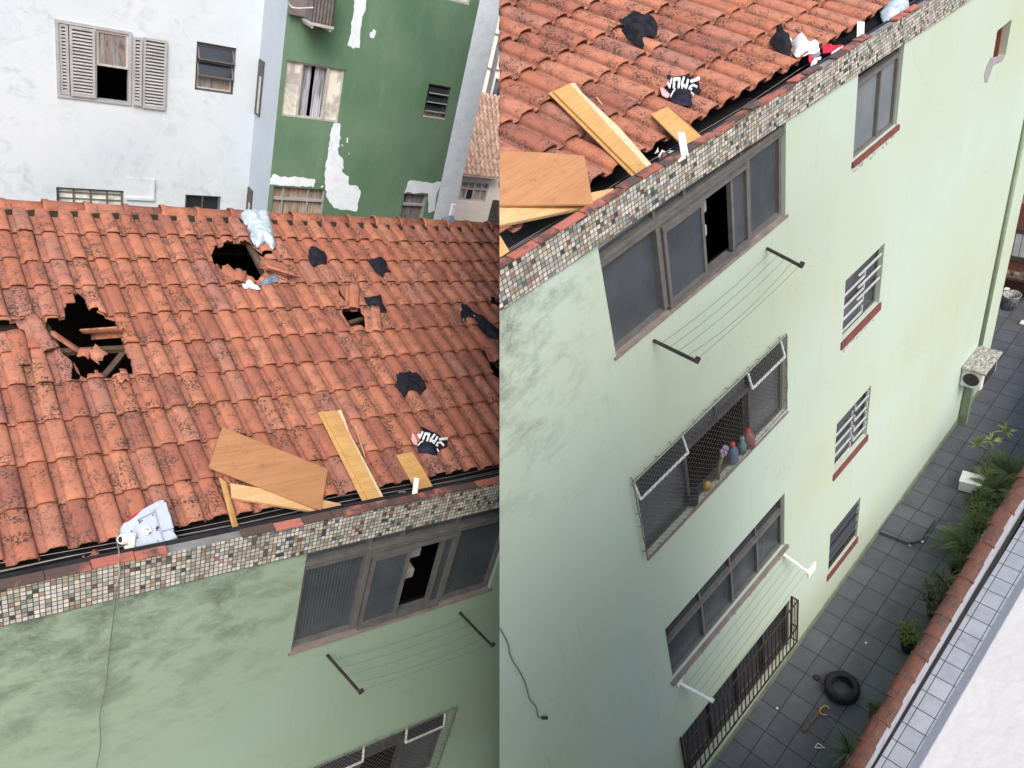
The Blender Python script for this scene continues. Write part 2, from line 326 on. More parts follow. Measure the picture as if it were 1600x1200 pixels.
    leaf('fern_leaf', (.04,.07,.025), (.14,.19,.06)); leaf('dark_leaf', (.045,.085,.035), (.15,.21,.09)); leaf('grey_leaf', (.06,.085,.06), (.18,.22,.14)); leaf('bright_leaf', (.08,.12,.03), (.22,.27,.08))
    noisy('stem', (.16,.13,.09), (.09,.07,.05), 12)
    noisy('clay_pot', (.16,.10,.08), (.10,.07,.06), 9); noisy('dark_pot', (.035,.035,.04), (.02,.02,.022), 9)
    noisy('ac_white', (.60,.60,.56), (.48,.48,.45), 7, .5)
    noisy('ac_grey', (.22,.20,.20), (.15,.14,.14), 9, .6)
    m, t, b = mat('lichen_concrete', (.4,.4,.38), .9); v = objco(t)
    c = mix(t, ramp(t, noi(t, v, 16, 6, .75), [(.42, 0.0), (.58, 1.0)]), (.42,.41,.38), (.12,.12,.11)); L(t, c, b.inputs['Base Color'])
make_mats()

# ------------------------------------------------------------------ mesh tools
def A(*p): return np.array(p, float)
class MB:
    def __init__(s): s.v = []; s.f = []; s.t = []; s.cur = (0,0,0)
    def add(s, vs, fs, tint=None):
        o = len(s.v); s.v += [tuple(map(float, q)) for q in vs]
        for f in fs: s.f.append(tuple(i+o for i in f)); s.t.append(tint or s.cur)
        return s
    def hexa(s, p):       # 8 points: bottom 4, top 4
        return s.add(p, [(0,3,2,1),(4,5,6,7),(0,1,5,4),(1,2,6,5),(2,3,7,6),(3,0,4,7)])
    def box(s, x0, x1, y0, y1, z0, z1, zf=None):
        z = zf or (lambda x: 0)
        a, b = z(x0), z(x1)
        return s.hexa([(x0,y0,z0+a),(x1,y0,z0+b),(x1,y1,z0+b),(x0,y1,z0+a),(x0,y0,z1+a),(x1,y0,z1+b),(x1,y1,z1+b),(x0,y1,z1+a)])
    def prism(s, pts, d, cap=True):   # polygon extruded by vector d
        n = len(pts); d = np.array(d, float); P = [np.array(p, float) for p in pts]
        vs = P + [p+d for p in P]
        fs = [(i, (i+1) % n, n+(i+1) % n, n+i) for i in range(n)]
        if cap: fs += [tuple(range(n))[::-1], tuple(range(n, 2*n))]
        return s.add(vs, fs)
    def bar(s, a, b, w, h=None, upv=(0,0,1)):
        a = np.array(a, float); b = np.array(b, float); h = h or w; d = b-a; d /= np.linalg.norm(d)+1e-9
        u = np.array(upv, float); x = np.cross(d, u)
        if np.linalg.norm(x) < 1e-4: x = np.cross(d, A(1,0,0))
        x /= np.linalg.norm(x); u = np.cross(x, d)
        q = [x*w/2*i + u*h/2*j for i, j in ((-1,-1),(1,-1),(1,1),(-1,1))]
        return s.hexa([a+k for k in q] + [b+k for k in q])
    def tube(s, pts, r, n=6, cap=True):
        P = [np.array(p, float) for p in pts]; m = len(P); vs = []; fs = []
        rs = r if isinstance(r, (list, tuple)) else [r]*m
        ref = A(0.13, .27, .95)
        for i, p in enumerate(P):
            d = P[min(i+1, m-1)] - P[max(i-1, 0)]; d /= np.linalg.norm(d)+1e-9
            x = np.cross(d, ref); x /= np.linalg.norm(x)+1e-9; y = np.cross(d, x)
            for k in range(n):
                a = 2*math.pi*k/n; vs.append(p + rs[i]*(x*math.cos(a)+y*math.sin(a)))
        for i in range(m-1):
            for k in range(n): fs.append((i*n+k, i*n+(k+1) % n, (i+1)*n+(k+1) % n, (i+1)*n+k))
        if cap: fs += [tuple(range(n))[::-1], tuple(range((m-1)*n, m*n))]
        return s.add(vs, fs)
    def lathe(s, prof, c, n=20, ax=None, sq=None):
        c = np.array(c, float); z = np.array(ax if ax is not None else (0,0,1), float); z /= np.linalg.norm(z)
        x = np.cross(z, A(0,1,0.01)); x /= np.linalg.norm(x); y = np.cross(z, x); vs = []; fs = []; m = len(prof)
        for r, h in prof:
            for k in range(n):
                a = 2*math.pi*k/n; vs.append(c + z*h + r*(x*math.cos(a)+y*math.sin(a)))
        for i in range(m-1):
            for k in range(n): fs.append((i*n+k, i*n+(k+1) % n, (i+1)*n+(k+1) % n, (i+1)*n+k))
        return s.add(vs, fs)
    def build(s, name, material, parent=None, place=None, origin=None, smooth=False, solid=None, bevel=None, cuts=None, label=None, tri=False):
        bm = bmesh.new(); vs = [bm.verts.new(v) for v in s.v]
        col = bm.loops.layers.float_color.new('tint')
        for f, t in zip(s.f, s.t):
            try: fa = bm.faces.new([vs[i] for i in f])
            except ValueError: continue
            fa.smooth = smooth
            for lp in fa.loops: lp[col] = (*t, 1)
        place = place or parent['_pl']
        if isinstance(place, str): place = PL[place]
        if cuts:
            for fn in cuts: fn(bm)
        # end the mesh where the place ends
        n = place.n*place.sign; eps = .002
        if any(np.dot(n, v.co) < -1e-6 for v in bm.verts):
            bmesh.ops.bisect_plane(bm, geom=bm.verts[:]+bm.edges[:]+bm.faces[:], plane_co=(0,0,0), plane_no=tuple(n), clear_inner=True)
        if not bm.verts: bm.free(); return None
        bmesh.ops.recalc_face_normals(bm, faces=bm.faces[:]) if not tri else None
        if parent is not None: org = np.array(parent['_org'])
        elif origin is not None: org = np.array(origin, float)
        else:
            c = np.array([v.co[:] for v in bm.verts]); org = np.array([*(c.min(0)+c.max(0))[:2]/2, c.min(0)[2]])
        for v in bm.verts: v.co -= Vector(org)
        me = bpy.data.meshes.new(name); bm.to_mesh(me); bm.free()
        o = bpy.data.objects.new(name, me); sc.collection.objects.link(o)
        me.materials.append(MATS[material])
        if parent is None: o.matrix_world = place.M @ Matrix.Translation(Vector(org))
        else: o.parent = parent
        o['_org'] = list(map(float, org)); o['_pl'] = place.name
        if solid:
            md = o.modifiers.new('thickness', 'SOLIDIFY'); md.thickness = solid[0]; md.offset = solid[1]
        if bevel:
            md = o.modifiers.new('bevel', 'BEVEL'); md.width = bevel; md.segments = 2; md.limit_method = 'ANGLE'
        if label: o['label'] = label
        return o
PL = {'left': LP, 'right': RP}; LP.name = 'left'; RP.name = 'right'; LP.off = .028; RP.off = .062; LP.tp, LP.tsk = .197, -.05; RP.tp, RP.tsk = .275, -.06; LP.t0 = LP.xs(-160,860)[0]; RP.t0 = RP.xs(760,400)[0]-.5
def tag(o, label, cat=None, group=None):
    if o is None: return None
    o['label'] = label
    if cat: o['category'] = cat
    if group: o['group'] = group
    return o
def struct(o): o['kind'] = 'structure'; return o
def empty(name, place, org, label, cat, group=None):
    o = bpy.data.objects.new(name, None); sc.collection.objects.link(o); o.empty_display_size = .2
    o.matrix_world = place.M @ Matrix.Translation(Vector(org)); o['_org'] = list(map(float, org)); o['_pl'] = place.name
    return tag(o, label, cat, group)
def nz(p, s=1.0, o=0.0): return noise.noise(Vector((p[0]*s+o, p[1]*s+o*.7, p[2]*s-o*.3)))

def poly_wall(mb, x0, x1, zb, zt, y, openings, depth, zfun=None):
    """front face of a wall at Y=y with rectangular openings (xa,xb,za,zb) and their reveals"""
    zf = zfun or (lambda x: 0)
    xs = sorted({x0, x1, *[q for o in openings for q in o[:2]]}); zs = sorted({zb, zt, *[q for o in openings for q in o[2:]]})
    xs = [q for q in xs if x0 <= q <= x1]; zs = [q for q in zs if zb <= q <= zt]
    for i in range(len(xs)-1):
        for j in range(len(zs)-1):
            cx = (xs[i]+xs[i+1])/2; cz = (zs[j]+zs[j+1])/2
            if any(o[0] < cx < o[1] and o[2] < cz < o[3] for o in openings): continue
            top = zs[j+1] == zt
            za, zc = zs[j], zs[j+1]
            mb.add([(xs[i],y,za),(xs[i+1],y,za),(xs[i+1],y,zc+(zf(xs[i+1]) if top else 0)),(xs[i],y,zc+(zf(xs[i]) if top else 0))], [(0,1,2,3)])
    for a, b, c, d in openings:
        q = [(a,c),(b,c),(b,d),(a,d)]
        for k in range(4):
            p, r_ = q[k], q[(k+1) % 4]
            mb.add([(p[0],y,p[1]),(r_[0],y,r_[1]),(r_[0],y+depth,r_[1]),(p[0],y+depth,p[1])], [(0,1,2,3)])

# ------------------------------------------------------------------ tiled roofs
PROFILE = [(0,.003),(.05,.0),(.12,-.002),(.26,-.002),(.325,.001),(.35,.008),(.375,.026),(.395,.036),(.43,.042),(.52,.048),(.66,.051),(.80,.048),(.885,.042),(.925,.034),(.955,.016),(.972,-.003),(1.02,-.005)]
def roof_field(P, rows, x0, x1, pitch, gauge, skew, rnd, hs=1.0, nl=5, skip=None, drop=None):
    mb = MB()
    for j in range(rows):
        nc = int((x1-x0)/pitch)+2
        for i in range(nc):
            xo = x0 + i*pitch + skew*j*gauge + rnd.uniform(-.006, .006)
            s0 = j*gauge - .035 + rnd.uniform(-.010, .010); s1 = (j+1)*gauge + .02
            mid = P.rp(xo+pitch/2, s0)
            if np.dot(P.n*P.sign, mid) < -.4: continue
            if skip and skip(xo+pitch/2, (s0+s1)/2): continue
            slip = rnd.random() < .035
            if slip: s0 -= rnd.uniform(.02, .05); xo += rnd.uniform(-.012, .012)
            rot = rnd.uniform(-.018, .018)*(2.5 if slip else 1); dh = rnd.uniform(-.003, .004); roll = rnd.uniform(-.006, .006)
            t0, t2 = rnd.random(), rnd.random()
            vs = []; n = len(PROFILE)
            for k in range(nl+1):
                f = k/nl; fl = 1 + .05*max(0, 1-f*5)*0
                for (px, h) in PROFILE:
                    lift = .034*hs*(1-f) + dh + roll*(px-.5)
                    hh = h*hs*(1.0 - .10*f)
                    if k == 0: hh -= .004
                    x = xo + px*pitch*(1+.03*(1-f)) + rot*(f-.5)*.4 + skew*f*gauge
                    vs.append(P.rp(x, s0+(s1-s0)*f - (.006 if (k == 0 and .5 < px < .9) else 0), hh+lift))
            for k in range(nl):
                for q in range(n-1):
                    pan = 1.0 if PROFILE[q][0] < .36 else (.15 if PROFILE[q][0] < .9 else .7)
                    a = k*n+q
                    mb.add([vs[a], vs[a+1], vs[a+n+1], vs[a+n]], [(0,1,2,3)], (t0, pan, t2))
    return mb
def weld(bm): bmesh.ops.remove_doubles(bm, verts=bm.verts[:], dist=.0004)
def smooth_all(bm):
    for f in bm.faces: f.smooth = True
def hole_cutter(P, poly_px, rnd, jag=.018):
    """cuts a jagged hole through the tile field; the outline lies on the roof plane"""
    pts = [P.xs(*p) for p in poly_px]; out = []
    for i in range(len(pts)):
        a, b = np.array(pts[i]), np.array(pts[(i+1) % len(pts)]); l = np.linalg.norm(b-a); n = max(1, int(l/.07))
        for k in range(n):
            q = a + (b-a)*k/n
            if k: q = q + np.array([rnd.uniform(-jag, jag), rnd.uniform(-jag, jag)])
            out.append(q)
    out = np.array(out); lo = out.min(0)-.03; hi = out.max(0)+.03
    def xs_of(co): return co[0], (co[1]-P.rY)/math.cos(P.sl)
    def inside(x, s):
        c = False; n = len(out)
        for i in range(n):
            x1, y1 = out[i]; x2, y2 = out[(i+1) % n]
            if (y1 > s) != (y2 > s) and x < (x2-x1)*(s-y1)/(y2-y1)+x1: c = not c
        return c
    def fn(bm):
        def near():
            fs = []
            for f in bm.faces:
                x, s = xs_of(f.calc_center_median())
                if lo[0]-.1 < x < hi[0]+.1 and lo[1]-.1 < s < hi[1]+.1: fs.append(f)
            return fs
        n = len(out)
        for i in range(n):
            a, b = out[i], out[(i+1) % n]
            pa, pb = P.rp(*a), P.rp(*b); d = pb-pa
            if np.linalg.norm(d) < 1e-4: continue
            no = np.cross(d, P.rnu); mid = (a+b)/2; rad = np.linalg.norm(b-a)/2+.06
            fs = []
            for f in bm.faces:
                x, s = xs_of(f.calc_center_median())
                if abs(x-mid[0]) < rad and abs(s-mid[1]) < rad: fs.append(f)
            g = list({e for f in fs for e in f.edges}) + fs + list({v for f in fs for v in f.verts})
            if fs: bmesh.ops.bisect_plane(bm, geom=g, plane_co=tuple(pa), plane_no=tuple(no/np.linalg.norm(no)))
        dele = [f for f in near() if inside(*xs_of(f.calc_center_median()))]
        bmesh.ops.delete(bm, geom=dele, context='FACES')
    return fn

def wavy(P, x, s): return 0.05
# ------------------------------------------------------------------ windows and other building pieces
def make_frame(mb, x0, x1, z0, z1, y0, y1, w, zf=None):
    mb.box(x0, x1, y0, y1, z0, z0+w, zf); mb.box(x0, x1, y0, y1, z1-w, z1, zf)
    mb.box(x0, x0+w, y0+.002, y1-.002, z0+w, z1-w, zf); mb.box(x1-w, x1, y0+.002, y1-.002, z0+w, z1-w, zf)
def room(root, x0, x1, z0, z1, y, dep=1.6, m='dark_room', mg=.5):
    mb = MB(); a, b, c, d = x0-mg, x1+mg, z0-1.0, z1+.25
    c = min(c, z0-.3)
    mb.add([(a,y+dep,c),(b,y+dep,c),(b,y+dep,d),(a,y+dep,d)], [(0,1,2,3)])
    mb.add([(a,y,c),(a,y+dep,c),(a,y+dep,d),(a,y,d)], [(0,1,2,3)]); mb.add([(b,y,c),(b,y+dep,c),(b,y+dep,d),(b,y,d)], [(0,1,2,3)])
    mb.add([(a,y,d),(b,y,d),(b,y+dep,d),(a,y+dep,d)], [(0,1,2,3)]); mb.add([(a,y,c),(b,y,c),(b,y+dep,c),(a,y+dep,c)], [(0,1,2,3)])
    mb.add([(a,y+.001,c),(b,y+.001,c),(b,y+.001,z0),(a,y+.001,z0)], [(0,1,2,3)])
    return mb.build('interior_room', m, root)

def top_window(root, X, z0, zbeam, ztop, D, zf=None):
    """wide aluminium window under the eave; X = edge, post, sash, sash end, stile, stile end, post, edge positions"""
    x0, x1 = X[0], X[-1]; yb = D+.075
    fr = MB(); w = .045
    make_frame(fr, x0, x1, z0, ztop, yb-.03, yb+.05, w, zf)
    fr.box(x0, x1, yb-.05, yb+.05, zbeam-.02, zbeam+.075, zf); fr.box(x0, x1, yb-.065, yb-.05, zbeam+.005, zbeam+.022, zf)
    fr.box(x0, x1, yb-.065, yb-.05, zbeam+.045, zbeam+.058, zf)
    for xm in (X[1], X[5], (X[2]+X[3])/2+.1): fr.box(xm-.018, xm+.018, yb-.028, yb+.045, zbeam+.075, ztop-w, zf)
    fr.box(X[1]-.03, X[1]+.03, yb-.055, yb+.045, z0+w, zbeam-.02, zf)
    fr.box(X[6]-.03, X[6]+.03, yb-.055, yb+.045, z0+w, zbeam-.02, zf)
    # raised track under the sliding sashes
    fr.box(X[1]+.03, X[6]-.03, yb-.085, yb-.035, z0+w*.6, z0+w*1.3, zf); fr.box(X[1]+.03, X[6]-.03, yb-.085, yb-.035, zbeam-.06, zbeam-.03, zf)
    win = fr.build('window', 'grey_frame', root)
    s = MB(); make_frame(s, X[1]+.04, X[3], z0+w+.02, zbeam-.065, yb-.08, yb-.045, .04, zf); s.build('sliding_sash', 'grey_frame', win)
    s = MB(); s.box(X[4]-.02, X[4]+.02, yb-.05, yb, z0+w+.02, zbeam-.03, zf); s.build('stile', 'grey_frame', win); s = MB(); s.box(X[7]-.008, X[7]+.008, yb+.02, yb+.03, z0+w, zbeam-.02, zf); s.build('stile', 'grey_frame', win)
    def pane(a, b, c, d, y, mt='ribbed_glass'):
        g = MB(); g.box(a, b, y, y+.006, c, d, zf); g.build('pane', mt, win)
    pane(x0+w, X[1]-.03, z0+w, zbeam-.02, yb+.01)
    pane(X[1]+.08, X[3]-.04, z0+w+.06, zbeam-.105, yb-.06)
    pane(X[4]+.02, X[6]-.03, z0+w+.02, zbeam-.05, yb-.02)
    pane(X[6]+.03, x1-w, z0+w, zbeam-.02, yb+.012, 'ribbed_glass')
    for a, b in ((x0+w, X[1]-.018), (X[1]+.018, (X[2]+X[3])/2+.082), ((X[2]+X[3])/2+.118, X[5]-.018), (X[5]+.018, x1-w)):
        pane(a, b, zbeam+.075, ztop-w, yb+.012)
    sl = MB(); sl.box(x0-.03, x1+.03, D-.02, D+.13, z0-.022, z0+.004, zf); sl.build('window_sill', 'pink_sill', win)
    rm = MB()
    for k, (zz, dx) in enumerate(((.62, 0), (.34, -.02))):
        xa = X[3]+.0+dx; q = z0 + zz*(zbeam-z0)
        rm.box(xa-.05, xa+.40*(X[4]-X[3])+.1, yb+.10, yb+.42, q, q+.13)
    r_ = rm.build('interior_shelf', 'room_grey', root, bevel=.02)
    room(root, x0, x1, z0, ztop-.2, D+.2)
    return win

def net_window(root, x0, x1, z0, z1, D, xa, xb, corners):
    """window behind a knotted pigeon net; xa..xb is the open part"""
    yb = D+.10; w = .045; zt = z1-.27*(z1-z0)
    fr = MB(); make_frame(fr, x0, x1, z0, z1, yb-.03, yb+.05, w)
    fr.box(x0+w, x1-w, yb-.04, yb+.045, zt-.03, zt+.03)
    for xm in (xa, xb): fr.box(xm-.022, xm+.022, yb-.045, yb+.045, z0+w, zt-.03)
    fr.box((xa+xb)/2-.015, (xa+xb)/2+.015, yb-.02, yb+.04, zt+.03, z1-w)
    win = fr.build('window', 'dark_frame', root)
    for a, b in ((x0+w, xa-.022), (xb+.022, x1-w)):
        g = MB(); g.box(a, b, yb, yb+.006, z0+w, zt-.03); g.build('pane', 'ribbed_glass', win)
    g = MB(); g.box(xa+.02, xb-.02, yb, yb+.006, zt+.03, z1-w); g.build('pane', 'ribbed_glass', win)
    # top-hung vent sashes pushed outwards
    for a, b in ((x0+w, xa), (xb, x1-w)):
        s = MB(); o = .07
        p = [A(a, yb-.02, z1-w), A(b, yb-.02, z1-w), A(b, yb-o-.02, zt+.02), A(a, yb-o-.02, zt+.02)]
        for i in range(4): s.bar(p[i], p[(i+1) % 4], .022, .022)
        s.build('vent_sash', 'white_paint' , win)
        g = MB(); g.prism([q+A(0,.006,0) for q in p], (0,.005,0)); g.build('pane', 'dark_glass', win)
    sl = MB(); sl.box(x0-.02, x1+.02, D-.02, yb+.05, z0-.03, z0-.003); sl.build('window_sill', 'pink_sill', win)
    room(root, x0, x1, z0, z1, D+.2)
    # the net: diamond mesh stretched between the four corners, bellied slightly
    c0, c1, c2, c3 = [A(*c) for c in corners]      # top-left, top-right, bottom-right, bottom-left
    nb = MB(); nu = int(np.linalg.norm(c1-c0)/.07); nv = int(np.linalg.norm(c3-c0)/.07)
    def pt(u, v):
        p = (c0*(1-u)+c1*u)*(1-v) + (c3*(1-u)+c2*u)*v
        return p + A(0, -.05*math.sin(math.pi*min(max(u, 0), 1))*math.sin(math.pi*min(max(v, 0), 1)) - .012*noise.noise(Vector((p[0]*4, p[2]*4, 1))), -.03*math.sin(u*9)*(1-v)*u*(1-u))
    for d in (1, -1):
        for k in range(-nv if d == 1 else 0, nu + (nv if d == -1 else 0)+1):
            line = []
            for j in range(nv+1):
                i = k + d*j
                if 0 <= i <= nu: line.append(pt(i/nu, j/nv))
            if len(line) > 1: nb.tube(line, .0021, 3, False)
    border = [pt(i/nu, 0) for i in range(nu+1)] + [pt(1, j/nv) for j in range(1, nv+1)] + [pt(i/nu, 1) for i in range(nu-1, -1, -1)] + [pt(0, j/nv) for j in range(nv-1, -1, -1)]
    nb.tube(border, .007, 4, False)
    for q in border[::3]: nb.tube([q, q+A(random.uniform(-.03,.03), .03, random.uniform(-.03,.03))], .006, 4)
    nb.build('safety_net', 'net_cord', win)
    return win

# ------------------------------------------------------------------ LEFT PLACE : the damaged roof seen from above
def left_building():
    P = LP; D = P.D
    org = A(4.0, D, -13.2)
    root = empty('apartment_building', P, org, 'green walled block with holed red tile roof, in front of the whitewashed building', 'building')
    XL, XR = -2.2, 9.5
    zc, zm = -4.40, -4.78                                  # cap and mosaic bottom
    x0 = .519*D; x1 = 1.048*D; z0 = -6.11
    nx0 = P.y(482,1198.6,D)[0]; nx1 = P.y(713,1102,D)[0]
    w = MB(); poly_wall(w, XL, XR, -13.2, zm+.02, D, [(x0, x1, z0, zm+.019), (nx0+.04, nx1-.05, -9.65, -8.32)], .12)
    w.add([(XL,D,-13.2),(XL,D+8,-13.2),(XL,D+8,zm),(XL,D,zm)], [(0,1,2,3)])
    w.build('wall', 'green_paint_left', root)
    mo = MB(); mo.box(XL, XR, D-.03, D+.018, zm, zc-.012); mo.build('mosaic_band', 'mosaic_left', root)
    mo = MB(); mo.box(XL, XR, D+.02, D+.05, zm+.03, zc-.010); mo.box(XL, XR, D-.028, D+.019, zc-.0115, zc-.0105); mo.build('parapet_core', 'concrete', root)
    # cap tiles, each one laid askew
    rnd = random.Random(3); cp = MB(); x = XL
    while x < XR:
        l = rnd.uniform(.22, .30)
        if rnd.random() > .05:
            cp.cur = (rnd.random(), rnd.random(), 0); dz = rnd.uniform(-.006, .008); dy = rnd.uniform(-.012, .012)
            cp.box(x, x+l-.005, D-.048+dy*.5, D+.038+dy*.5, zc-.010+dz, zc+.012+dz); cp.build('cap_tile', 'cap_tile', root, bevel=.003); cp = MB()
        x += l
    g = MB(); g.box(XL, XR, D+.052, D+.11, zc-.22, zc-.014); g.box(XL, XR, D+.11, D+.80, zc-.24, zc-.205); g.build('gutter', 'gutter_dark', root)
    # roof
    rnd = random.Random(11)
    H = [
     [(103,472),(122,457),(128,462),(140,488),(160,494),(182,501),(196,540),(208,584),(188,589),(150,591),(139,594),(125,588),(122,577),(92,548),(75,534),(72,506),(102,496),(101,484),(117,478),(113,460)],
     [(-80,500),(20,503),(34,501),(52,501),(50,514),(38,523),(14,528),(-80,534)],
     [(337,388),(352,381),(370,379),(386,381),(398,388),(410,398),(424,396),(426,402),(414,404),(405,400),(408,418),(415,432),(404,439),(385,437),(372,430),(362,424),(345,425),(340,415),(331,402),(334,394)],
     [(528,452),(536,461),(544,478),(536,475),(528,463)],
     [(535,486),(562,485),(572,502),(570,513),(553,516),(540,497)],
     [(752,546),(775,556),(800,566),(800,606),(780,597),(766,585)],
     [(764,472),(800,470),(800,490),(784,488)],
     [(455,513),(463,517),(470,528),(464,524)],
     [(112,568),(126,588),(121,600),(112,600)],
    ]
    cuts = [hole_cutter(P, h, rnd, .02 if len(h) > 5 else .008) for h in H] + [smooth_all]
    rows = 10
    mb = roof_field(P, rows, P.xs(-160,860)[0], 9.8, .197, .413, -.05, random.Random(5), 1.0, 6)
    mb.build('tile_roof', 'terracotta', root, cuts=[weld]+cuts, solid=(.013, -1))
    # mossy mortar under the ridge and the ridge tiles
    sr = rows*.413-.10
    mo = MB(); xa = XL
    vs = []; fs = []; n = 160
    for i in range(n+1):
        x = XL + (XR-XL)*i/n
        q = [nz((x*5, k, 3)) for k in range(3)]
        vs += [P.rp(x, sr-.09+.05*q[0], .0), P.rp(x, sr-.01+.02*q[1], .05+.02*q[1]), P.rp(x, sr+.10, .06)]
    for i in range(n): fs += [(i*3, i*3+3, i*3+4, i*3+1), (i*3+1, i*3+4, i*3+5, i*3+2)]
    mo.add(vs, fs); mo.build('ridge_mortar', 'moss', root)
    rg = MB(); x = XL; ctr = P.rp(0, sr+.10, .005); cy, cz = ctr[1], ctr[2]; rr = random.Random(9)
    while x < XR:
        l = .385; rg.cur = (rr.random(), rr.random()*.4, rr.random()*.8); n = 10; dz = rr.uniform(-.008, .008)
        def ring(xx, r): return [A(xx, cy - r*1.25*math.cos(math.pi*k/n), cz+dz + r*math.sin(math.pi*k/n)) for k in range(n+1)]
        rings = [ring(x, .098), ring(x+.02, .100), ring(x+.05, .097), ring(x+.07, .085), ring(x+.2, .080), ring(x+l+.03, .076)]
        vs = [p for r_ in rings for p in r_]; fs = []
        for a in range(len(rings)-1):
            for k in range(n): fs.append((a*(n+1)+k, a*(n+1)+k+1, (a+1)*(n+1)+k+1, (a+1)*(n+1)+k))
        rg.add(vs, fs); x += l
    rg.build('ridge_tiles', 'terracotta', root, smooth=True, solid=(.014, -1), cuts=[weld])
    # rear slope
    b = MB(); yr, zr = cy, cz+.03
    b.add([(XL,yr,zr-.02),(XR,yr,zr-.02),(XR,yr+4.6,zr-2.5),(XL,yr+4.6,zr-2.5)], [(0,1,2,3)], (.5,.4,.5)); b.build('rear_roof', 'terracotta', root)
    b = MB(); b.add([(XL,yr+4.4,zr-2.36),(XR,yr+4.4,zr-2.36),(XR,yr+4.4,-13.2),(XL,yr+4.4,-13.2)], [(0,1,2,3)]); b.build('wall', 'green_skirting', root)
    # attic: dark floor, rafters, battens
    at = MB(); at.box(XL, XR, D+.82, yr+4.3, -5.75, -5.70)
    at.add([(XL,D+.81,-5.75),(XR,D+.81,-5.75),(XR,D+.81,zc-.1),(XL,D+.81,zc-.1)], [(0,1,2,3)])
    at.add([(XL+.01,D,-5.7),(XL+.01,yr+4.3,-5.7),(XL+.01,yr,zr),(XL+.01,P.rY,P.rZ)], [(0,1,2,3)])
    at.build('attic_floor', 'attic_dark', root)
    # rafters and battens showing in the holes
    def beam(a, b, w, h, dh=-.06):
        q = MB(); q.bar(P.r(*a, dh), P.r(*b, dh), w, h, P.rnu); q.build('roof_batten', 'old_timber', root)
    beam((60,552), (196,545), .05, .05, -.05); beam((66,500), (100,570), .06, .05, -.07); beam((196,548), (160,592), .05, .05, -.10)
    beam((330,374), (432,381), .06, .05, -.05); beam((388,380), (418,440), .065, .05, -.04); beam((530,482), (576,484), .05, .05, -.045)
    beam((-40,515), (60,512), .05, .05, -.2); beam((545,505), (568,498), .05, .04, -.12); beam((756,548), (800,590), .06, .05, -.03)
    # top window
    def gx(u, v): return P.y(u, v, D+.06)[0]
    X = [x0, gx(560,930), gx(560,930)+.04, gx(628,900), gx(680,885), gx(700,870), gx(700,870)+.02, gx(737,870), x1]
    top_window(root, X, z0, -5.03, zm+.012, D)
    net_window(root, nx0+.04, nx1-.05, -9.65, -8.32, D, nx0+.75, nx0+1.35, [(nx0, D-.04, -8.26), (nx1, D-.04, -8.27), (nx1, D-.04, -9.72), (nx0, D-.04, -9.72)])
    return root
left_building()

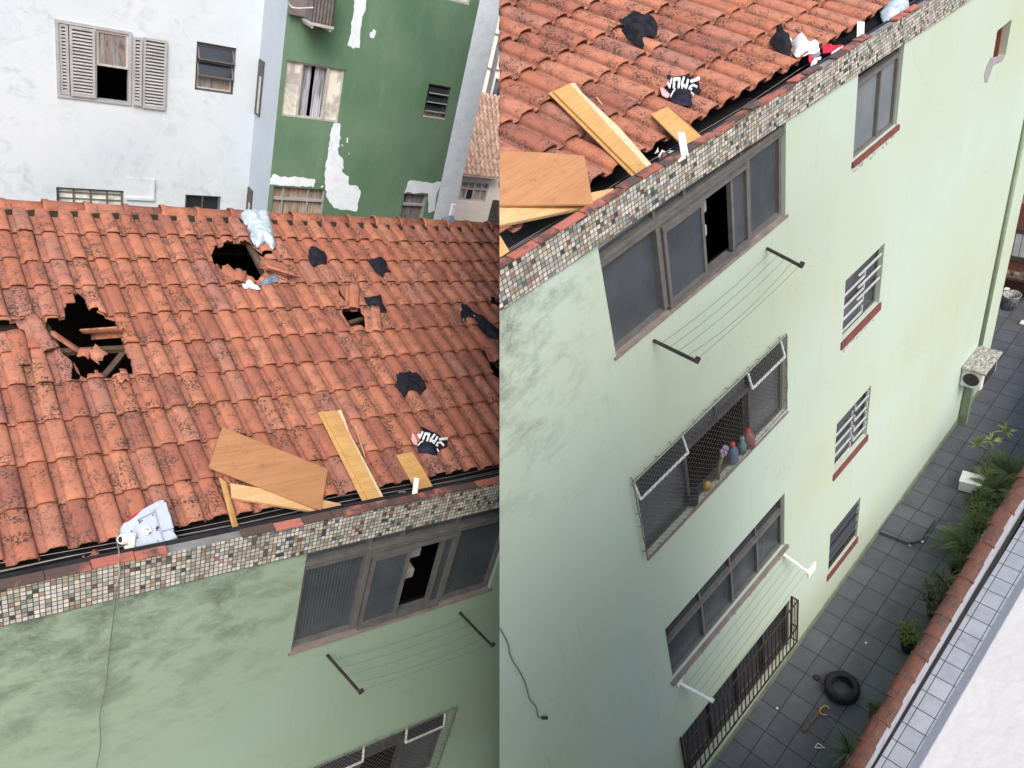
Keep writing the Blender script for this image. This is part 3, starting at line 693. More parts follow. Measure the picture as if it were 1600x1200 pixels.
def right_building():
    P = RP; D = P.D; ze = P.ze
    org = A(8, D, -13.0)
    root = empty('apartment_building', P, org, 'tall mint green block seen down its whole side, four storeys above the slate yard', 'building')
    XL, XR = 1.0, 15.05
    zc, zm = -2.56, -2.875
    wt_ = -3.3
    ops = [(3.79, 6.635, -4.00, zm-.02), (3.76, 6.70, -6.86, -5.62), (3.84, 6.655, -9.58, -8.40), (3.84, 6.82, -12.52, -11.18),
           (8.10, 9.19, -4.02, zm-.02), (8.11, 9.18, -6.64, -5.66), (8.12, 9.19, -9.28, -8.20), (8.14, 9.20, -11.92, -10.80),
           (P.y(1553,80,D)[0], P.y(1574,70,D)[0], -4.36, -3.86)]
    w = MB(); poly_wall(w, XL, XR, -13.4, zm-.02, D, ops, .13, ze)
    w.add([(XR,D,-13.4),(XR,D+9,-13.4),(XR,D+9,-3.1),(XR,D,zm-.02+ze(XR))], [(0,1,2,3)])
    w.add([(XL,D,-13.4),(XL,D+9,-13.4),(XL,D+9,-2.8),(XL,D,zm)], [(0,1,2,3)])
    w.build('wall', 'green_paint_right', root)
    sk = MB(); n = 40
    for i in range(n):
        a = XL+(XR-XL)*i/n; b = XL+(XR-XL)*(i+1)/n
        sk.hexa([(a,D-.015,-13.4),(b,D-.015,-13.4),(b,D-.001,-13.4),(a,D-.001,-13.4),(a,D-.015,gz(a)+.17+.01*nz((a,1,1),2)),(b,D-.015,gz(b)+.17+.01*nz((b,1,1),2)),(b,D-.001,gz(b)+.17+.01*nz((b,1,1),2)),(a,D-.001,gz(a)+.17+.01*nz((a,1,1),2))])
    sk.build('skirting', 'green_skirting', root)
    mo = MB(); mo.box(XL, XR+.03, D-.03, D+.018, zm, zc-.012, ze); mo.build('mosaic_band', 'mosaic_right', root)
    mo = MB(); mo.box(XL, XR, D+.02, D+.05, zm+.03, zc-.010, ze); mo.box(XL, XR, D-.028, D+.019, zc-.0115, zc-.0105, ze); mo.build('parapet_core', 'concrete', root)
    rnd = random.Random(4); cp = MB(); x = XL
    while x < XR:
        l = rnd.uniform(.22, .30); p_ = .03 if x < 6 else .14
        if rnd.random() > p_:
            bad = x > 5.2
            cp.cur = (rnd.random(), rnd.random() if not bad else rnd.random()*.9+.1, 0); dz = rnd.uniform(-.006, .010)*(2.0 if bad else 1); dy = rnd.uniform(-.012, .02)
            cp.hexa([(x,D-.045+dy*.5,zc-.01+ze(x)+dz),(x+l-.006,D-.045+dy*.5,zc-.01+ze(x+l)+dz),(x+l-.006,D+.045+dy,zc-.01+ze(x+l)+dz),(x,D+.045+dy,zc-.01+ze(x)+dz),
                     (x,D-.045+dy*.5,zc+.012+ze(x)+dz),(x+l-.006,D-.045+dy*.5,zc+.012+ze(x+l)-dz),(x+l-.006,D+.045+dy,zc+.014+ze(x+l)+dz),(x,D+.045+dy,zc+.014+ze(x)+dz)]); cp.build('cap_tile', 'cap_tile', root, bevel=.003); cp = MB()
        x += l
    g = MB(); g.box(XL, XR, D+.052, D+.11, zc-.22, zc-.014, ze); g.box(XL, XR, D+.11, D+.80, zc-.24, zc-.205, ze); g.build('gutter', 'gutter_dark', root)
    mb = roof_field(P, 12, P.xs(760,400)[0]-.5, 16.0, .275, .525, -.06, random.Random(15), 1.35, 5)
    mb.build('tile_roof', 'terracotta', root, cuts=[weld, smooth_all], solid=(.015, -1))
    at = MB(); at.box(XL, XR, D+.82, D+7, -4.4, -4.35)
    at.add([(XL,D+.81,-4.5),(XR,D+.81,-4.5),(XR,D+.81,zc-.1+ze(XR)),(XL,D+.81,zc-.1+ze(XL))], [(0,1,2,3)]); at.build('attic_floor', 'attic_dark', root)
    def gx(u, v): return P.y(u, v, D+.06)[0]
    X = [3.79, gx(1034,460), gx(1034,460)+.04, gx(1097,410), gx(1142,370), gx(1160,360), gx(1166,360), gx(1200,330), 6.635]
    top_window(root, X, -4.00, -3.085, zm-.022, D, None)
    xa, xb = P.y(1074,740,D+.05)[0], P.y(1172,640,D+.05)[0]
    net_window(root, 3.76, 6.70, -6.86, -5.62, D, xa, xb, [P.y(989,752,D-.05), P.y(1229,521,D-.05), P.y(1230,638,D-.05), P.y(1012,874,D-.05)])
    # third floor window: four panes under a transom
    yb = D+.065; w_ = .045; x0, x1, z0, z1 = 3.84, 6.655, -9.58, -8.40
    fr = MB(); make_frame(fr, x0, x1, z0, z1, yb-.03, yb+.05, w_); zt = z1-.36
    fr.box(x0+w_, x1-w_, yb-.045, yb+.045, zt-.035, zt+.035)
    xs = [x0+w_, gx(1095,960), gx(1140,900), gx(1180,850), x1-w_]
    for q in xs[1:-1]: fr.box(q-.02, q+.02, yb-.04, yb+.045, z0+w_, zt-.035); fr.box(q-.015, q+.015, yb-.02, yb+.045, zt+.035, z1-w_)
    win = fr.build('window', 'grey_frame', root)
    for i in range(4):
        p = MB(); p.box(xs[i]+.02, xs[i+1]-.02, yb+.01, yb+.016, z0+w_, zt-.035); p.build('pane', 'ribbed_glass', win)
        p = MB(); p.box(xs[i]+.015, xs[i+1]-.015, yb+.01, yb+.016, zt+.035, z1-w_); p.build('pane', 'dark_glass', win)
    sl = MB(); sl.box(x0-.05, x1+.05, D-.05, yb-.03, z0-.07, z0-.003)
    for i in range(7): sl.box(x0+.2+i*.4, x0+.225+i*.4, D-.05, D-.02, z0-.10, z0-.07)
    sl.build('window_sill', 'pink_sill', win); room(root, x0, x1, z0, z1, D+.2)
    # basement window behind an iron cage
    x0, x1, z0, z1 = 3.84, 6.82, -12.52, -11.18
    fr = MB(); make_frame(fr, x0, x1, z0, z1, yb-.03, yb+.05, w_)
    for k in range(1, 4): q = x0+(x1-x0)*k/4; fr.box(q-.02, q+.02, yb-.04, yb+.045, z0+w_, z1-w_)
    win = fr.build('window', 'dark_frame', root)
    for k in range(4): p = MB(); p.box(x0+(x1-x0)*k/4+.03, x0+(x1-x0)*(k+1)/4-.03, yb+.01, yb+.016, z0+w_, z1-w_); p.build('pane', 'dark_glass', win)
    room(root, x0, x1, z0, z1, D+.2)
    cg = MB(); yo = D-.13; a, b, c, d = x0-.05, x1+.05, z0+.18, z1+.05
    for q in (c, c+(d-c)*.36, d):
        cg.bar((a,yo,q), (b,yo,q), .022, .022); cg.bar((a,yo,q), (a,D,q), .018, .018); cg.bar((b,yo,q), (b,D,q), .018, .018)
    for k in range(28): q = a+(b-a)*k/27; cg.bar((q,yo,c), (q,yo,d), .014 if 0 < k < 27 else .024, .014)
    for k in (1,2,3): cg.bar((a,yo+.032*k,c), (a,yo+.032*k,d), .010); cg.bar((b,yo+.032*k,c), (b,yo+.032*k,d), .010)
    cg.bar((a,D-.01,c), (a,D-.01,d), .022); cg.bar((b,D-.01,c), (b,D-.01,d), .022)
    cg.build('window_grille', 'rusty_iron', win)
    # small window under the eave
    x0, x1, z0, z1 = 8.10, 9.19, -4.02, -3.02
    fr = MB(); make_frame(fr, x0, x1, z0, z1, yb-.03, yb+.05, w_); fr.box(x0+w_, x1-w_, yb-.04, yb+.045, z1-.17, z1-.12)
    q = P.y(1367,160,D+.08)[0]; fr.box(q-.015, q+.015, yb-.035, yb+.045, z0+w_, z1-.17)
    win = fr.build('window', 'grey_frame', root)
    for a, b in ((x0+w_, q-.015), (q+.015, x1-w_)): p = MB(); p.box(a, b, yb+.01, yb+.016, z0+w_, z1-.17); p.build('pane', 'ribbed_glass_pale', win)
    sl = MB(); sl.box(x0-.03, x1+.03, D-.03, yb-.03, z0-.07, z0-.003); sl.build('window_sill', 'red_sill', win); room(root, x0, x1, z0, z1, D+.2)
    # two windows with white bent-bar grilles
    for k, (x0, x1, z0, z1) in enumerate(((8.11, 9.18, -6.64, -5.66), (8.12, 9.19, -9.28, -8.20))):
        fr = MB(); make_frame(fr, x0, x1, z0, z1, yb, yb+.05, w_); fr.box(x0+w_, x1-w_, yb, yb+.045, z0+(z1-z0)*.5-.015, z0+(z1-z0)*.5+.015)
        win = fr.build('window', 'dark_frame', root)
        for a, b in ((z0+w_, z0+(z1-z0)*.5-.015), (z0+(z1-z0)*.5+.015, z1-w_)): p = MB(); p.box(x0+w_, x1-w_, yb+.02, yb+.026, a, b); p.build('pane', 'ribbed_glass', win)
        gr = MB(); yg = D+.02; nz_ = 4; h = (z1-z0-.2)/nz_; mid = x0 + (x1-x0)*.52
        for i in range(nz_):
            z = z0+.14+h*i
            if k == 0:
                gr.bar((x0+.02,yg,z), (mid+.02,yg,z), .021); gr.bar((mid+.02,yg,z), (mid+.02,yg,z+h*.55), .021); 
                if i > 0: gr.bar((mid-.15,yg,z+h*.5), (x1-.02,yg,z+h*.5), .022)
            else:
                o = 0 if i % 2 else .09
                gr.bar((x0+.02,yg,z), (mid-.02,yg,z), .021); gr.bar((mid-.02,yg,z), (mid-.02,yg,z+h*.6), .019)
                gr.bar((mid+.06,yg,z+h*.35), (x1-.02,yg,z+h*.35), .021); gr.bar((mid+.06,yg,z+h*.35), (mid+.06,yg,z+h*.9), .019); gr.bar((x1-.05,yg,z+h*.35), (x1-.05,yg,z+h*.9), .019)
        gr.build('window_grille', 'grille_white', win)
        sl = MB(); sl.box(x0-.03, x1+.03, D-.025, yb, z0-.13, z0-.003)
        sl.build('window_sill', 'red_sill', win); room(root, x0, x1, z0, z1, D+.2)
    # lowest small window: dark horizontal louvres
    x0, x1, z0, z1 = 8.14, 9.20, -11.92, -10.80
    fr = MB(); make_frame(fr, x0, x1, z0, z1, yb-.02, yb+.05, w_)
    win = fr.build('window', 'dark_frame', root)
    for i in range(6): z = z0+.12+i*.165; p = MB(); p.hexa([(x0+.05,yb-.05,z),(x1-.05,yb-.05,z),(x1-.05,yb+.03,z+.09),(x0+.05,yb+.03,z+.09),(x0+.05,yb-.05,z+.012),(x1-.05,yb-.05,z+.012),(x1-.05,yb+.03,z+.102),(x0+.05,yb+.03,z+.102)]); p.build('louvre', 'dark_glass', win)
    gr = MB(); 
    for i in range(4): gr.bar((x0+.02,D+.02,z0+.2+i*.24), (x1-.02,D+.02,z0+.2+i*.24), .018)
    gr.build('window_grille', 'rusty_iron', win)
    sl = MB(); sl.box(x0-.03, x1+.03, D-.02, yb-.02, z0-.16, z0-.003); sl.build('window_sill', 'red_sill', win); room(root, x0, x1, z0, z1, D+.2)
    # square niche broken in the wall with brick inside
    nb = MB(); x0, x1, z0, z1 = ops[-1]
    nb.add([(x0,D+.12,z0),(x1,D+.12,z0),(x1,D+.12,z1),(x0,D+.12,z1)], [(0,1,2,3)]); nb.box(x0+.28, x0+.31, D+.03, D+.119, z0, z1); nb.build('broken_niche', 'brick_red', root)
    pts = [P.y(*q, D-.004) for q in ((1548,90),(1571,86),(1566,96),(1552,102),(1547,117),(1543,129),(1539,129),(1538,116),(1542,103))]
    q = MB(); q.prism(pts, (0,.003,0)); q.build('plaster_scar', 'bare_render', root)
    # painted-over downpipe near the corner
    pp = MB(); a, b = P.y(1590,270,D-.04), P.y(1530,542,D-.04); xx = (a[0]+b[0])/2
    pp.tube([(xx,D-.035,-3.1), (xx,D-.035,-7), (xx,D-.035,b[2])], .04, 10); pp.build('downpipe', 'pipe_green', root, smooth=True)
    # plaster lumps and chips round the windows
    ch = MB(); rnd = random.Random(21)
    for (a, b, z) in ((8.08, 9.2, -4.10), (8.1, 9.2, -6.79)):
        for i in range(26):
            x = rnd.uniform(a, b); s = rnd.uniform(.01, .03); z_ = z-rnd.uniform(0, .07)
            ch.prism([(x,D-.004,z_),(x+s,D-.004,z_+rnd.uniform(-.01,.01)),(x+s*1.1,D-.004,z_-s),(x+s*.2,D-.004,z_-s*.9)], (0,.003,0))
    ch.build('chipped_paint', 'bare_render', root)
    return root
right_building()

# ------------------------------------------------------------------ objects lying on the roofs
def resample(pts, step):
    out = []
    for i in range(len(pts)):
        a, b = np.array(pts[i], float), np.array(pts[(i+1) % len(pts)], float); n = max(1, int(round(np.linalg.norm(b-a)/step)))
        out += [a+(b-a)*k/n for k in range(n)]
    return out
def drape(name, P, px, material, seed, amp=.03, h0=.06, thick=.008, cell=.022, parent=None, wob=.006, basis=None):
    """a crumpled cloth: outline on the roof plane, folded upwards inside"""
    rnd = random.Random(seed); h0 = h0+P.off
    pts = [np.array(P.xs(*p, h0*.85)) for p in px]
    out = [q + np.array([rnd.uniform(-wob, wob), rnd.uniform(-wob, wob)]) for q in resample(pts, .05)]
    bm = bmesh.new(); f = bm.faces.new([bm.verts.new((q[0], q[1], 0)) for q in out])
    lo = np.min(out, 0); hi = np.max(out, 0)
    for ax in (0, 1):
        c = lo[ax]+cell*.5
        while c < hi[ax]:
            no = (1,0,0) if ax == 0 else (0,1,0); co = (c,0,0) if ax == 0 else (0,c,0)
            bmesh.ops.bisect_plane(bm, geom=bm.verts[:]+bm.edges[:]+bm.faces[:], plane_co=co, plane_no=no); c += cell
    bmesh.ops.triangulate(bm, faces=bm.faces[:])
    O = np.array(out); 
    def dist(x, y):
        q = np.array([x, y]); best = 9
        for i in range(len(O)):
            a = O[i]; d = O[(i+1) % len(O)]-a; t = max(0, min(1, ((q-a)@d)/(d@d+1e-12))); best = min(best, np.linalg.norm(q-a-d*t))
        return best
    mb = MB(); idx = {}; ang = rnd.uniform(0, 3.1)
    for v in bm.verts:
        x, y = v.co[0], v.co[1]; d = dist(x, y); e = min(1, d/.055)
        u = x*math.cos(ang)+y*math.sin(ang); w = -x*math.sin(ang)+y*math.cos(ang)
        r1 = 1-abs(noise.noise(Vector((u*11, w*4.5, seed))))*2.2; r2 = 1-abs(noise.noise(Vector((w*16+5, u*8, seed*2.1))))*2.2
        r3 = 1-abs(noise.noise(Vector((u*30, w*22, seed*3.3))))*2.0
        ph = ((x-P.t0-P.tsk*y)/P.tp) % 1.0; cr = math.sin(math.pi*min(1, max(0, (ph-.3)/.68)))**.6 if ph > .3 else 0
        h = h0*(.45+.40*e) + amp*e*(.65*r1+.40*r2+.28*r3) + amp*.5*noise.noise(Vector((x*5, y*5, seed))) + (cr-.6)*.022
        idx[v] = len(mb.v); mb.v.append(tuple(P.rp(x, y, max(h, .030+P.off))))
    for f in bm.faces: mb.f.append(tuple(idx[v] for v in f.verts)); mb.t.append((0,0,0))
    bm.free()
    return mb.build(name, material, parent, place=P, smooth=True, solid=(thick, -1))
def slab(name, P, px, h, t, material, parent=None, bevel=.002):
    """a flat board; h is the height of each corner above the roof plane"""
    hs = h if isinstance(h, (list, tuple)) else [h]*len(px)
    pts = [P.r(*p, q+P.off) for p, q in zip(px, hs)]
    a, b, c = pts[0], pts[1], pts[-1]
    n = np.zeros(3)
    for i in range(len(pts)): n += np.cross(pts[i], pts[(i+1) % len(pts)])
    n /= np.linalg.norm(n)
    if n @ P.rnu < 0: n = -n
    mb = MB(); mb.prism(pts, -n*t); return mb.build(name, material, parent, place=P, bevel=bevel)
def thing2(name, P, px, label, cat, group=None, h=0):
    return empty(name, P, P.r(*px, h), label, cat, group)

# boards in the gutter, left view
g_ = 'loose boards lying on the tiles'
tag(slab('laminate_board', LP, [(347.5,666.7),(512.5,732.5),(501.7,797.5),(325.8,730)], [.13,.13,.125,.125], .018, 'laminate_left'), 'wide brown laminate panel tilted across the tiles above the gutter, whole and complete', 'wood panel')
tag(slab('plank', LP, [(360,755),(430,766),(505,781),(533,787),(535,797),(508,802),(362,777)], [.105,.10,.09,.085,.085,.09,.10], .03, 'pale_board'), 'pale pine plank with pointed end under the whole laminate panel', 'plank')
tag(slab('wood_strip', LP, [(343,745),(353,753),(375,830),(366,831)], [.10,.09,.05,.08], .012, 'yellow_board'), 'thin yellow strip standing in the gutter left of the pine plank', 'wood strip')
def trim_board(P, lip, main, side, label):
    r = thing2('trim_board', P, main[0], label, 'trim board')
    slab('board', P, main, .105, .03, 'yellow_board', r, .004); slab('lip', P, lip, .082, .012, 'yellow_board', r); slab('edge', P, side, .10, .02, 'raw_edge', r)
    return r
trim_board(LP, [(497,644),(505,642),(580,788),(570,790)], [(503,643),(527,641),(597,782),(578,786)], [(527,641),(533,640),(540,657),(545,673),(601.6,780.5),(597,782)], 'long yellow trim board running down the tiles, between panel and short board, white sheet on the ridge above')
tag(slab('short_board', LP, [(619,711),(644,706),(664,737),(681,768),(654,772.5)], [.09,.09,.085,.06,.06], .014, 'yellow_board'), 'short yellow board ending at the gutter below the printed shirt, left picture half', 'board')
q = MB(); q.bar(LP.r(555,665,.07), LP.r(570,714,.07), .012, .008, LP.rnu); tag(q.build('splinter', 'pale_board', place=LP), 'thin wood splinter on the tiles right of the whole trim board', 'splinter')
# same boards, right view
tag(slab('laminate_board', RP, [(760,235),(840,237.5),(913,243),(927,319),(760,320)], .14, .02, 'laminate_right'), 'reddish laminate panel cut off by the middle of the picture', 'wood panel')
tag(slab('plank', RP, [(745,326),(927,300),(958,294),(963,300),(962,307),(927,321),(745,359)], [.11,.10,.09,.09,.08,.08,.11], .03, 'pale_board'), 'pale pine plank showing below the cut-off reddish panel', 'plank')
tag(slab('wood_strip', RP, [(770,352),(784,372),(803,404),(786,408),(765,380)], [.05,.05,.02,.02,.05], .014, 'yellow_board'), 'end of a yellow strip at the very left of the mint green block gutter', 'wood strip')
trim_board(RP, [(856.8,145),(866,141),(1008,279),(997,284)], [(864,142),(890,130),(1017,268),(1004,281)], [(890,130),(898,129),(911,146),(968,199),(1023,262),(1017,268)], 'long yellow trim board beside the reddish cut-off laminate panel')
tag(slab('short_board', RP, [(1017,178),(1042.7,166.7),(1077,194),(1101,217),(1074.7,235)], [.09,.09,.09,.07,.06], .014, 'yellow_board'), 'short yellow board ending at the gutter below the printed shirt, right picture half', 'board')
q = MB(); q.bar(RP.r(932,152,.07), RP.r(961,191,.07), .014, .008, RP.rnu); tag(q.build('splinter', 'pale_board', place=RP), 'thin wood splinter leaning on the trim board beside the reddish panel', 'splinter')

# clothes, left view
def c4(*p): return [(380+a*.2665, 300+b*.2665) for a, b in p]
def c1(*p): return [(780+a*.2667, b*.2667) for a, b in p]
def z3(*p): return [(1190+a*.1, 10+b*.1) for a, b in p]
gr = 'dark clothes scattered on the roof'
r = thing2('black_cloth', LP, c4((440,370))[0], 'black garment with a white tag, right of the sheet on the ridge', 'cloth', gr)
drape('fabric', LP, c4((388,303),(430,318),(482,345),(492,380),(488,428),(440,420),(402,424),(386,370)), 'black_cloth', 3, .022, .07, parent=r)
drape('white_tag', LP, c4((448,350),(470,350),(474,372),(462,366)), 'white_cloth', 4, .003, .125, parent=r)
tag(drape('black_cloth', LP, c4((742,392),(790,374),(822,382),(842,402),(852,440),(872,462),(826,496),(800,470),(775,455),(748,425)), 'black_cloth', 8, .026, .07), 'black crumpled garment on the third tile row, right of the one with a white tag', 'cloth', gr)
r = thing2('black_cloth', LP, c4((780,650))[0], 'black garment lying against the broken tile beside the small middle hole', 'cloth', gr)
drape('fabric', LP, c4((712,608),(770,605),(812,590),(820,630),(848,690),(825,716),(785,690),(742,662)), 'black_cloth', 12, .024, .08, parent=r)
drape('white_tag', LP, c4((738,658),(758,664),(756,680),(744,676)), 'white_cloth', 14, .002, .10, parent=r)
r = thing2('patterned_cloth', LP, c4((1380,740))[0], 'long black garment with white print by the middle edge of the picture', 'cloth', gr)
drape('fabric', LP, c4((1282,650),(1310,652),(1350,690),(1400,722),(1440,752),(1520,812),(1520,900),(1440,838),(1380,775),(1330,745),(1290,742),(1278,712)), 'black_cloth', 17, .022, .075, parent=r)
for k, p in enumerate(([(1310,665),(1330,680),(1322,696)], [(1325,700),(1350,690),(1362,706),(1388,716),(1380,730),(1345,716)], [(1290,705),(1312,712),(1304,735)], [(1352,726),(1372,742),(1356,750)])):
    drape('white_print', LP, c4(*p), 'white_cloth', 30+k, .003, .118, parent=r, wob=.002)
drape('blue_lining', LP, c4((1390,735),(1420,730),(1434,752),(1408,765)), 'blue_cloth', 35, .004, .115, parent=r)
tag(drape('black_cloth', LP, c4((896,1048),(930,1050),(980,1040),(1022,1052),(1052,1082),(1077,1145),(1040,1176),(980,1160),(965,1178),(950,1198),(918,1168),(898,1130),(908,1090)), 'black_cloth', 22, .034, .08), 'largest black garment above the lettered shirt, on the roof with holes', 'cloth', gr)

def shirt(P, f, label, seed, hh):
    """f maps crop pixels of the shirt to picture pixels"""
    r = thing2('printed_shirt', P, f(700,600), label, 'shirt')
    B = BODY = SH[P.name]
    drape('fabric', P, [f(*p) for p in B['body']], 'black_cloth', seed, .005, hh, parent=r, wob=.002)
    drape('sleeve', P, [f(*p) for p in B['sleeve']], 'navy_cloth', seed+1, .010, hh+.020, parent=r, wob=.002)
    drape('pink_patch', P, [f(*p) for p in B['pink']], 'pink_cloth', seed+2, .006, hh-.01, parent=r, wob=.002)
    for st in B['strokes']:
        w = st[0]; pts = st[1:]
        mb = MB()
        for a, b in zip(pts[:-1], pts[1:]):
            a, b = np.array(a, float), np.array(b, float); d = (b-a)/np.linalg.norm(b-a); n = np.array([-d[1], d[0]])*w/2; e = d*w*.35
            q = [P.r(*f(*p), (hh+P.off)*.85+.034) for p in (a-n-e, b-n+e, b+n+e, a+n-e)]
            mb.prism(q, -P.rnu*.014)
        mb.build('print_letter', 'letter_print', r)
    return r
SH = {'left': dict(
    body=[(500,240),(560,245),(720,335),(900,400),(1060,505),(1090,560),(1190,560),(1210,830),(1100,850),(960,870),(900,1000),(600,900),(400,780),(420,640),(395,520),(470,400)],
    sleeve=[(600,665),(780,700),(890,790),(950,900),(920,1000),(850,1030),(700,950),(600,905),(450,880),(440,790),(500,690)],
    pink=[(262,400),(320,480),(380,600),(412,700),(370,750),(290,690),(238,590),(245,480)],
    strokes=[(50,(415,490),(455,570),(520,425)), (52,(545,600),(600,460),(705,480),(650,640)), (52,(840,495),(740,620),(835,700),(915,560)), (34,(735,600),(725,670)),
             (55,(990,615),(1180,590)), (34,(1090,600),(1190,575)), (32,(920,715),(1010,690),(1090,775)), (32,(890,755),(930,785)), (26,(530,665),(470,700),(405,775)), (16,(915,870),(955,940))]),
 'right': dict(
    body=[(415,180),(480,190),(530,240),(860,240),(1075,300),(1090,370),(1250,360),(1280,520),(1340,620),(1180,700),(1090,760),(1090,950),(750,930),(600,930),(480,850),(480,760),(385,560),(400,470)],
    sleeve=[(610,720),(800,720),(1000,760),(1090,840),(1095,940),(1000,960),(760,930),(580,920),(530,850),(570,770)],
    pink=[(215,480),(280,530),(380,620),(470,730),(450,810),(390,825),(255,740),(225,620)],
    strokes=[(38,(400,500),(455,600),(505,385)), (55,(565,600),(575,390),(715,385),(695,600)), (52,(835,355),(780,520),(900,610),(945,420)), (34,(780,520),(790,620)),
             (55,(1030,450),(1240,380)), (34,(1120,400),(1240,345)), (30,(1000,590),(1090,545),(1185,600)), (34,(975,635),(1045,660)), (28,(595,660),(540,740),(485,850)), (18,(1030,745),(1100,810))])}
shirt(LP, lambda a, b: (630+a*.05833, 650+b*.05833), 'black shirt with big white letters above the short board, left picture half', 40, .085)
shirt(RP, lambda a, b: (1020+a*.05833, 100+b*.05833), 'black shirt with big white letters beside the steeper roof gutter, right picture half', 50, .10)
tag(drape('ridge_sheet', LP, [(373,327),(395,329),(422,331),(424,345),(429,362),(433,376),(428,384),(415,374),(403,381),(395,371),(389,352),(381,338)], 'foil_sheet', 61, .05, .12, cell=.025), 'pale blue-white sheet hanging over the ridge above the upper hole', 'sheet')
tag(drape('white_rag', LP, [(379,439),(390,434),(398,441),(404,443),(409,449),(396,448),(382,447)], 'pale_blue_cloth', 63, .03, .09), 'pale rag on the lower edge of the upper hole', 'rag')
tag(drape('blue_cloth', LP, [(405,441),(414,434),(422,427),(437,426),(438,434),(428,439),(415,442)], 'blue_cloth', 65, .03, .09), 'small blue cloth right of the upper hole', 'cloth')
q = drape('blue_rag', LP, [(694,333),(703,334),(713,338),(714,343),(704,342),(697,338)], 'blue_cloth', 67, .02, .16); tag(q, 'tiny dark blue rag on the far end of the ridge', 'rag')

# clothes, right view
tag(drape('black_cloth', RP, c1((710,92),(745,88),(795,65),(835,85),(870,82),(935,138),(932,178),(915,192),(870,188),(850,205),(852,262),(800,232),(755,195),(722,150),(770,135),(715,125)), 'black_cloth', 71, .045, .10), 'black crumpled garment on the upper tiles above the shirt and trim board', 'cloth', gr)
tag(drape('black_cloth', RP, z3((285,215),(335,215),(340,290),(400,400),(485,490),(480,560),(520,610),(430,750),(330,660),(150,510),(200,400),(260,340)), 'black_cloth', 73, .04, .10), 'black garment at the top of the clothes heap by the right gutter', 'cloth', gr)
tag(drape('pale_blue_cloth', RP, z3((345,290),(370,360),(440,370),(510,420),(510,480),(430,460),(370,420)), 'pale_blue_cloth', 75, .03, .12), 'narrow pale blue cloth between the black and white garments', 'cloth')
tag(drape('white_cloth', RP, z3((500,480),(560,400),(650,362),(715,385),(750,460),(810,525),(950,570),(945,645),(850,690),(760,665),(700,690),(580,697),(520,650),(495,560)), 'white_cloth', 77, .05, .12, cell=.03), 'bright white garment in the middle of the clothes heap', 'cloth')
tag(drape('red_cloth', RP, z3((955,600),(1020,585),(1100,600),(1270,590),(1240,650),(1160,700),(1060,705),(960,718)), 'red_cloth', 79, .03, .06), 'red garment hanging over the gutter beside the white one', 'cloth')
tag(drape('dark_cloth', RP, z3((740,650),(830,700),(935,735),(890,800),(800,820),(760,760)), 'grey_cloth', 81, .03, .05), 'dark grey garment in the gutter below the bright white one', 'cloth')
tag(drape('red_strap', RP, z3((735,745),(775,770),(765,900),(735,930),(720,860)), 'red_cloth', 83, .01, .02), 'narrow red strap hanging into the gutter', 'strap')
tag(drape('white_sock', RP, z3((830,810),(880,820),(925,815),(915,860),(870,865),(850,935),(800,960),(742,972),(780,880)), 'white_cloth', 85, .02, .03), 'small white garment in the gutter under the heap', 'cloth')
tag(drape('white_strip', RP, z3((1055,795),(1150,720),(1250,670),(1240,710),(1120,790),(1065,812)), 'white_cloth', 87, .006, .0), 'thin white strip lying in the gutter right of the red garment', 'strip')
tag(drape('white_bag', RP, [(1379,12),(1388,2),(1400,-12),(1418,-8),(1424,10),(1416,20),(1400,28),(1388,33),(1380,26)], 'foil_sheet', 89, .05, .10, cell=.035), 'pale crumpled bag on the gutter at the top edge', 'bag')

# white iron brackets on the parapet
def bracket(P, pts, w, label, hs):
    p = [P.r(*q, h) for q, h in zip(pts, hs)]
    mb = MB()
    for a, b in zip(p[:-1], p[1:]): mb.bar(a, b, w, .012, P.rnu)
    return tag(mb.build('bracket', 'cream_plastic', place=P, bevel=.003), label, 'bracket', 'white metal brackets on the parapets')
bracket(LP, [(651,747),(647,779),(634,782)], .05, 'white L-shaped bracket standing beside the short board, left half', [.24,.17,.14])
bracket(RP, [(1064,207),(1070,243),(1058,250)], .065, 'white L-shaped bracket in front of the short board on the right half', [.26,.20,.16])
bracket(RP, [(1345,34),(1344,62)], .08, 'straight white bracket near the top right of the gutter', [.24,.12])

